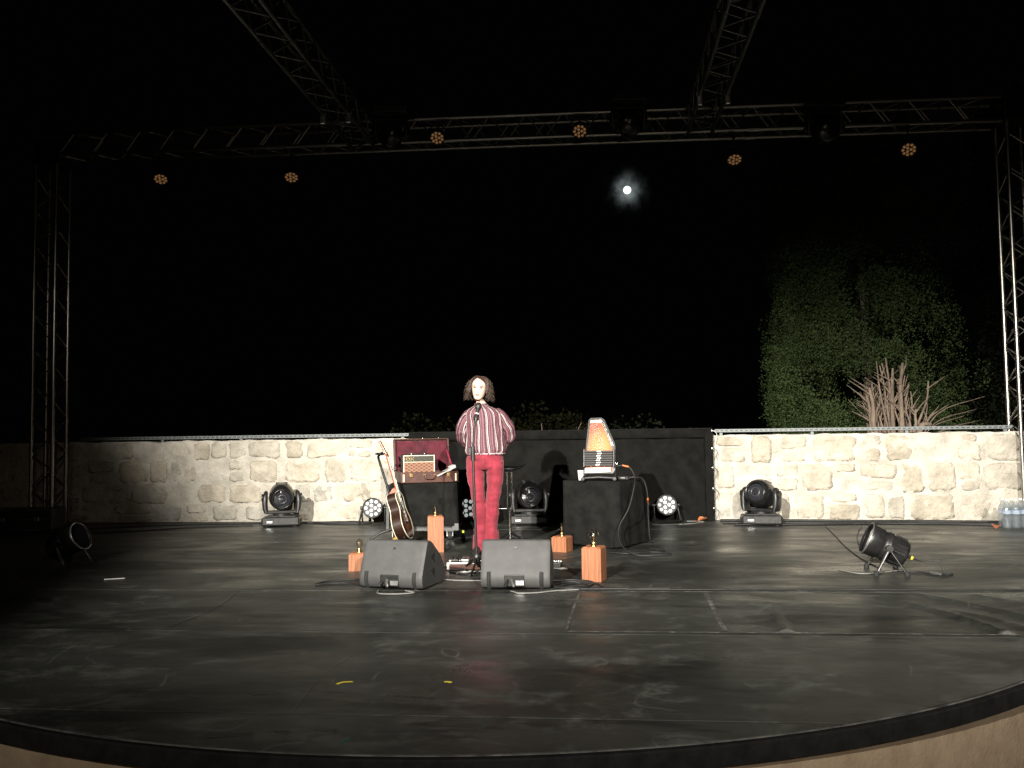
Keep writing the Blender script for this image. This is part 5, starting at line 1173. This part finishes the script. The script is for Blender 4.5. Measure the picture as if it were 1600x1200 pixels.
    nz = t.nodes.new('ShaderNodeTexNoise'); nz.inputs['Scale'].default_value = 180; bp = t.nodes.new('ShaderNodeBump'); bp.inputs['Strength'].default_value = .08; bp.inputs['Distance'].default_value = .002; t.links.new(nz.outputs['Fac'], bp.inputs['Height']); t.links.new(bp.outputs[0], pb.inputs['Normal'])
    body.materials.append(m); bo = link('body', body, root)
    for s in (-1, 1):
        b = MB(); c = HR @ Vector((s*.031, -.0735, .109)); d = (HR.to_3x3() @ Vector((0, -1, 0)))
        b.lathe([(.0118*math.sin(R(a)), -.0118*math.cos(R(a))) for a in (2, 20, 40, 60, 80, 100, 120, 135, 145)], 16, X=frame(c, d), m=0)
        b.lathe([(.0075, .0093), (.0045, .0112), (.0005, .0121)], 14, X=frame(c, d), m=1); b.build('eye', [mat('eye_white', (.7, .68, .65), .2, col2=(.74, .72, .7), scale=50), mat('dark_iris', (.03, .018, .012), .1, col2=(.05, .03, .02), scale=80)], bo)
    # ---- hair: wavy chin-length bob
    b = MB(); rnd = random.Random(9)
    capr = []
    for p, q in list(zip(cp, cf))[::2]:
        z = p.x
        if z < .06: continue
        wd, fr, bk = p.y+.006, q.y+.005, q.z+.007; cy = (bk-fr)/2; ry = (fr+bk)/2; ring = []
        for k in range(32):
            a = 2*math.pi*k/32; y = cy+ry*math.sin(a); x = wd*math.cos(a)
            lim = -.012-.05*smoothstep(.135, .20, z)-.03*smoothstep(.19, .21, z)
            ring.append((x if y > lim else x*.96, max(y, lim) if z < .20 else y, z+.003))
        capr.append(ring)
    b.loft(capr, X=HR)
    for i in range(560):
        side = rnd.choice((-1, 1)); ph = rnd.uniform(-.34, 1.0)          # -.62 front temple .. 1 back of head
        px = -.018+rnd.uniform(-.004, .004); py0 = -.055+.14*max(0, min(1, (ph+.62)/1.6))+rnd.uniform(-.015, .015)
        root_ = Vector((px+side*.004, py0, .222-.9*(py0+.0)**2*2.2)); ang = math.pi/2*ph
        out_d = Vector((side*math.cos(ang), math.sin(ang)*1.0, 0)); lenz = rnd.uniform(-.05, .05); volm = rnd.uniform(0, 1)
        pts = [root_]
        rad = lambda zf: (.074+.020*volm, .098+.02*volm)
        for zz, ex in ((.216, .55), (.192, .86), (.158, 1.0), (.122, 1.08), (.09, 1.18), (.065, 1.27), (.038+lenz*.95, 1.22+rnd.uniform(-.34, .3))):
            rx, ry = rad(zz); wob = .019*math.sin(zz*48+i*1.7)*(1.25-zz*4.5)*.9
            pts.append(Vector((out_d.x*rx*ex+wob*.8*math.cos(i), out_d.y*ry*min(ex, 1.16)+wob*math.sin(i*2.3)+(-.004 if ph < -.3 else .004), zz)))
        pts = catmull(pts, 3); n = len(pts); w0 = rnd.choice((rnd.uniform(.002, .004), rnd.uniform(.004, .0075)))
        b.tube([HR @ p_ for p_ in pts], [w0*(.55+.6*math.sin(min(1, k/(n-1)*1.25)*math.pi*.62))*(1-.75*smoothstep(.75, 1, k/(n-1))) for k in range(n)], 5)
    for i in range(170):                               # loose wavy ends and flyaway hairs
        side = rnd.choice((-1, 1)); ph = rnd.uniform(-.32, .9); ang = math.pi/2*ph; z0 = rnd.uniform(.07, .19); r_ = rnd.uniform(.88, 1.08); q_ = rnd.uniform(-.03, .02)
        base = Vector((side*math.cos(ang)*.092*r_*(1.35-1.6*z0), math.sin(ang)*.112*r_, z0)); pts = [base]
        for k in range(1, 6): pts.append(base+Vector((side*math.cos(ang)*(.012*k*.6)+.010*math.sin(k*1.9+i), .010*math.cos(k*2.1+i*1.3), -.019*k)))
        pts = catmull(pts, 3); n = len(pts); b.tube([HR @ p_ for p_ in pts], [.0032*(1-.85*k/(n-1)) for k in range(n)], 5)
    for i in range(120):                               # fringe sweeping from the parting across the right temple
        t = rnd.random(); s0 = Vector((-.018+rnd.uniform(-.004, .004), -.030-.046*t, .222-.012*t)); side = 1 if rnd.random() < .66 else -1
        e1 = Vector((side*(.034+.006*t), -.066-.026*t, .206-.024*t)); e2 = Vector((side*(.072+.008*t), -.066+.02*t, .140)); e3 = Vector((side*(.094+.012*t), -.040+.02*t, .085)); e4 = Vector((side*(.106+.016*rnd.random()), -.03+.02*t, .045-.03*rnd.random()))
        if side < 0: e1.x += .004; e1.z += .01
        pts = catmull([s0, e1, e2, e3, e4], 4); n = len(pts); b.tube([HR @ p_ for p_ in pts], [.0045*(1-.7*smoothstep(.7, 1, k/(n-1))) for k in range(n)], 5)
    b.build('hair', mat('dark_brown_hair', (.016, .009, .006), .55, col2=(.060, .034, .022), scale=14, stretch=(6, 6, 1)), bo)
    # ---- trousers
    b = MB()
    def ell(cx, cy, z, rx, ry, n=36, p=1.): return [(cx+rx*math.cos(2*math.pi*k/n), cy+ry*math.sin(2*math.pi*k/n), z) for k in range(n)]
    b.loft([ell(.005, .012, z, rx, ry) for z, rx, ry in ((1.0, .140, .10), (.95, .155, .112), (.90, .168, .122), (.85, .172, .126), (.81, .165, .120), (.785, .14, .10))])
    for s in (-1, 1):
        kn = .0 if s > 0 else -.025
        b.loft([ell(s*cx+.004+(.010*math.sin(z*5) if s < 0 else -.006*math.sin(z*6)), cy, z, rx, ry) for cx, cy, z, rx, ry in ((.084, .012, .86, .084, .112), (.088, .010, .78, .082, .104), (.086, .006+kn*.4, .68, .076, .092), (.076, .0+kn, .56, .066, .076), (.070, -.004+kn, .48, .060, .068), (.065, .004+kn, .38, .062, .070), (.063, .014, .26, .063, .074), (.062, .016, .14, .066, .080), (.062, .010, .035, .070, .088))])
    me3 = bpy.data.meshes.new('raw2'); me3.from_pydata(b.v, [], b.f); me3.update(); bm_ = bmesh.new(); bm_.from_mesh(me3); bmesh.ops.recalc_face_normals(bm_, faces=bm_.faces); bm_.to_mesh(me3); bm_.free()
    tm = remesh(me3, .008, 4)
    for v in tm.vertices:
        p_ = v.co; s = 1 if p_.x > .004 else -1; c = Vector((s*.075 if p_.z < .8 else 0, .01, p_.z)); d = (p_-c); d.z = 0
        if d.length > 1e-4:
            d.normalize(); f_ = .008*mnoise.noise((p_.x*14, p_.y*14, p_.z*6))+.005*mnoise.noise((p_.x*30, p_.y*30, p_.z*24))+.013*mnoise.noise((p_.x*5+s*3, 2, p_.z*20))*(1 if p_.z < .35 or .42 < p_.z < .58 or p_.z > .72 else .35)
            v.co += d*f_
    tm2 = bpy.data.materials.new('red_corduroy'); tm2.use_nodes = True; t = tm2.node_tree; pb = t.nodes['Principled BSDF']; pb.inputs['Roughness'].default_value = .8; pb.inputs['Sheen Weight'].default_value = .3; pb.inputs['Sheen Tint'].default_value = (1, .5, .55, 1)
    tcn = t.nodes.new('ShaderNodeTexCoord'); nz = t.nodes.new('ShaderNodeTexNoise'); nz.inputs['Scale'].default_value = 14; nz.inputs['Detail'].default_value = 6; t.links.new(tcn.outputs['Object'], nz.inputs['Vector'])
    rp = t.nodes.new('ShaderNodeValToRGB'); rp.color_ramp.elements[0].position = .3; rp.color_ramp.elements[0].color = (.16, .009, .021, 1); rp.color_ramp.elements[1].position = .7; rp.color_ramp.elements[1].color = (.26, .017, .036, 1)
    t.links.new(nz.outputs['Fac'], rp.inputs[0]); t.links.new(rp.outputs[0], pb.inputs['Base Color'])
    wv = t.nodes.new('ShaderNodeTexWave'); wv.inputs['Scale'].default_value = 55; wv.bands_direction = 'X'; t.links.new(tcn.outputs['Object'], wv.inputs['Vector']); bp = t.nodes.new('ShaderNodeBump'); bp.inputs['Strength'].default_value = .35; bp.inputs['Distance'].default_value = .003; t.links.new(wv.outputs['Fac'], bp.inputs['Height']); t.links.new(bp.outputs[0], pb.inputs['Normal'])
    tm.materials.append(tm2); link('trousers', tm, root)
    b = MB(); b.tube(catmull([(.005, -.118, .90), (.004, -.122, .86), (.002, -.114, .80)], 4), .004, 6); b.build('fly_seam', tm2, root)
    # ---- blouse with sleeves
    b = MB(); U = []
    NR = 72
    prof = [(1.405, .052, .050, -.030), (1.392, .060, .056, -.028), (1.380, .082, .068, -.024), (1.364, .118, .080, -.018), (1.342, .155, .092, -.012), (1.30, .184, .104, -.006), (1.24, .186, .116, 0), (1.16, .186, .120, .004), (1.08, .188, .124, .008), (1.02, .194, .130, .011), (.975, .198, .134, .013), (.950, .192, .130, .013), (.936, .176, .120, .012), (.932, .160, .108, .012), (.94, .15, .10, .012)]
    cpv = catmull([(a, b_, 0) for a, b_, _, _ in prof], 4); cqv = catmull([(a, c_, d_) for a, _, c_, d_ in prof], 4); rings = []
    for p, q in zip(cpv, cqv):
        z = p.x; low = smoothstep(1.15, .95, z); ring = []
        for k in range(NR):
            a = 2*math.pi*k/NR; f_ = 1+low*(.030*math.sin(a*17+2*math.sin(a*3))+.02*math.sin(a*9+z*20))+.045*mnoise.noise((math.cos(a)*3.2, math.sin(a)*3.2, z*7))+.05*mnoise.noise((math.cos(a)*1.5+z*6, math.sin(a)*1.5, z*11))*smoothstep(1.38, 1.28, z)+.012*math.sin(a*7+z*9)*smoothstep(1.36, 1.2, z)
            ring.append((q.z+p.y*f_*math.cos(a), .010+q.y*f_*math.sin(a), z+.006*low*math.sin(a*5))); U.append(a*.19+.010*mnoise.noise((math.cos(a)*3, math.sin(a)*3, z*6))*(1+low))
        rings.append(ring)
    b.loft(rings, caps=False)
    for s in (-1, 1):
        if s < 0: path = [(-.105, .015, 1.322), (-.152, .018, 1.285), (-.184, .03, 1.22), (-.204, .052, 1.155), (-.200, .080, 1.085), (-.165, .118, 1.035), (-.128, .145, .995), (-.095, .162, .963)]
        else: path = [(.100, .015, 1.322), (.150, .018, 1.285), (.188, .03, 1.22), (.216, .052, 1.165), (.220, .080, 1.095), (.180, .118, 1.04), (.138, .145, .998), (.10, .162, .965)]
        rad = [.048, .060, .067, .072, .068, .056, .045, .034]
        pp = catmull(path, 6); rr_ = catmull([(r_, 0, 0) for r_ in rad], 6); n = len(pp); NS = 40; a_ = None; rings = []
        for i, p in enumerate(pp):
            tng = (pp[min(i+1, n-1)]-pp[max(i-1, 0)]).normalized()
            if a_ is None: a_ = tng.cross(Vector((0, 1, 0))).normalized()
            a_ = (a_-tng*a_.dot(tng)).normalized(); b2 = tng.cross(a_); ring = []; tt = i/(n-1)
            for k in range(NS):
                an = 2*math.pi*k/NS; crease = .085*math.sin(tt*44+2.4*math.sin(an+s)+3*mnoise.noise((an, tt*4, s)))*smoothstep(.38, .58, tt)+.14*mnoise.noise((math.cos(an)*1.9+s*3, math.sin(an)*1.9, tt*7))
                ring.append(p+(a_*math.cos(an)+b2*math.sin(an))*rr_[i].x*(1+crease)); U.append(an*.075+.35+.012*mnoise.noise((math.cos(an)*2, math.sin(an)*2+s, tt*5)))
            rings.append(ring)
        b.loft(rings, caps=False)
    shirt = b.build('blouse', [], root)
    me = shirt.data; at = me.attributes.new('stripe', 'FLOAT', 'POINT'); at.data.foreach_set('value', U)
    m = bpy.data.materials.new('striped_cotton'); m.use_nodes = True; t = m.node_tree; pb = t.nodes['Principled BSDF']; pb.inputs['Roughness'].default_value = .7
    an = t.nodes.new('ShaderNodeAttribute'); an.attribute_name = 'stripe'; ml = t.nodes.new('ShaderNodeMath'); ml.operation = 'MULTIPLY'; ml.inputs[1].default_value = 1/.0796; t.links.new(an.outputs['Fac'], ml.inputs[0])
    frn = t.nodes.new('ShaderNodeMath'); frn.operation = 'FRACT'; t.links.new(ml.outputs[0], frn.inputs[0]); rp = t.nodes.new('ShaderNodeValToRGB'); rp.color_ramp.interpolation = 'CONSTANT'
    MV, DK, WH, PK = (.115, .035, .052), (.032, .013, .018), (.56, .48, .47), (.27, .13, .155)
    stops = [(0, MV), (.12, PK), (.17, MV), (.24, DK), (.36, MV), (.46, WH), (.50, DK), (.58, WH), (.66, DK), (.78, MV), (.88, PK), (.92, DK)]
    el = rp.color_ramp.elements
    while len(el) < len(stops): el.new(.5)
    for i, (p_, c) in enumerate(stops): el[i].position = p_; el[i].color = (*c, 1)
    t.links.new(frn.outputs[0], rp.inputs[0]); t.links.new(rp.outputs[0], pb.inputs['Base Color'])
    tcn = t.nodes.new('ShaderNodeTexCoord'); nz = t.nodes.new('ShaderNodeTexNoise'); nz.inputs['Scale'].default_value = 16; nz.inputs['Detail'].default_value = 5; t.links.new(tcn.outputs['Object'], nz.inputs['Vector']); bp = t.nodes.new('ShaderNodeBump'); bp.inputs['Strength'].default_value = .8; bp.inputs['Distance'].default_value = .02; t.links.new(nz.outputs['Fac'], bp.inputs['Height']); t.links.new(bp.outputs[0], pb.inputs['Normal'])
    me.materials.append(m)
    b = MB(); b.tube([(-.030+.056*math.cos(a), .010+.053*math.sin(a), 1.400) for a in [2*math.pi*k/24 for k in range(26)]], .007, 6, caps=False); b.build('collar_band', mat('mauve_collar', (.12, .045, .06), .7, col2=(.2, .09, .11), scale=40), shirt)
    b = MB(); b.tube([(.012+.178*math.cos(a), .010+.121*math.sin(a), .934) for a in [2*math.pi*k/40 for k in range(42)]], .010, 6, caps=False); b.build('hem_band', m if False else mat('mauve_hem', (.14, .05, .07), .7, col2=(.5, .42, .42), scale=60, lo=.45, hi=.55), shirt)
    for s in (-1, 1):                                   # shoes
        b = MB(); rings = []
        for y, wx, h_ in ((.075, .018, .05), (.06, .034, .075), (.02, .037, .085), (-.04, .040, .065), (-.10, .043, .05), (-.15, .036, .042), (-.178, .016, .034)):
            rings.append([(s*(.076-.06*y)+wx*math.cos(a), y, max(.0, h_*.5+h_*.5*math.sin(a))) for a in [2*math.pi*k/16 for k in range(16)]])
        b.loft(rings); b.build('shoe', mat('black_shoe_leather', (.012, .012, .012), .35, col2=(.02, .02, .02), scale=20), root)
person()
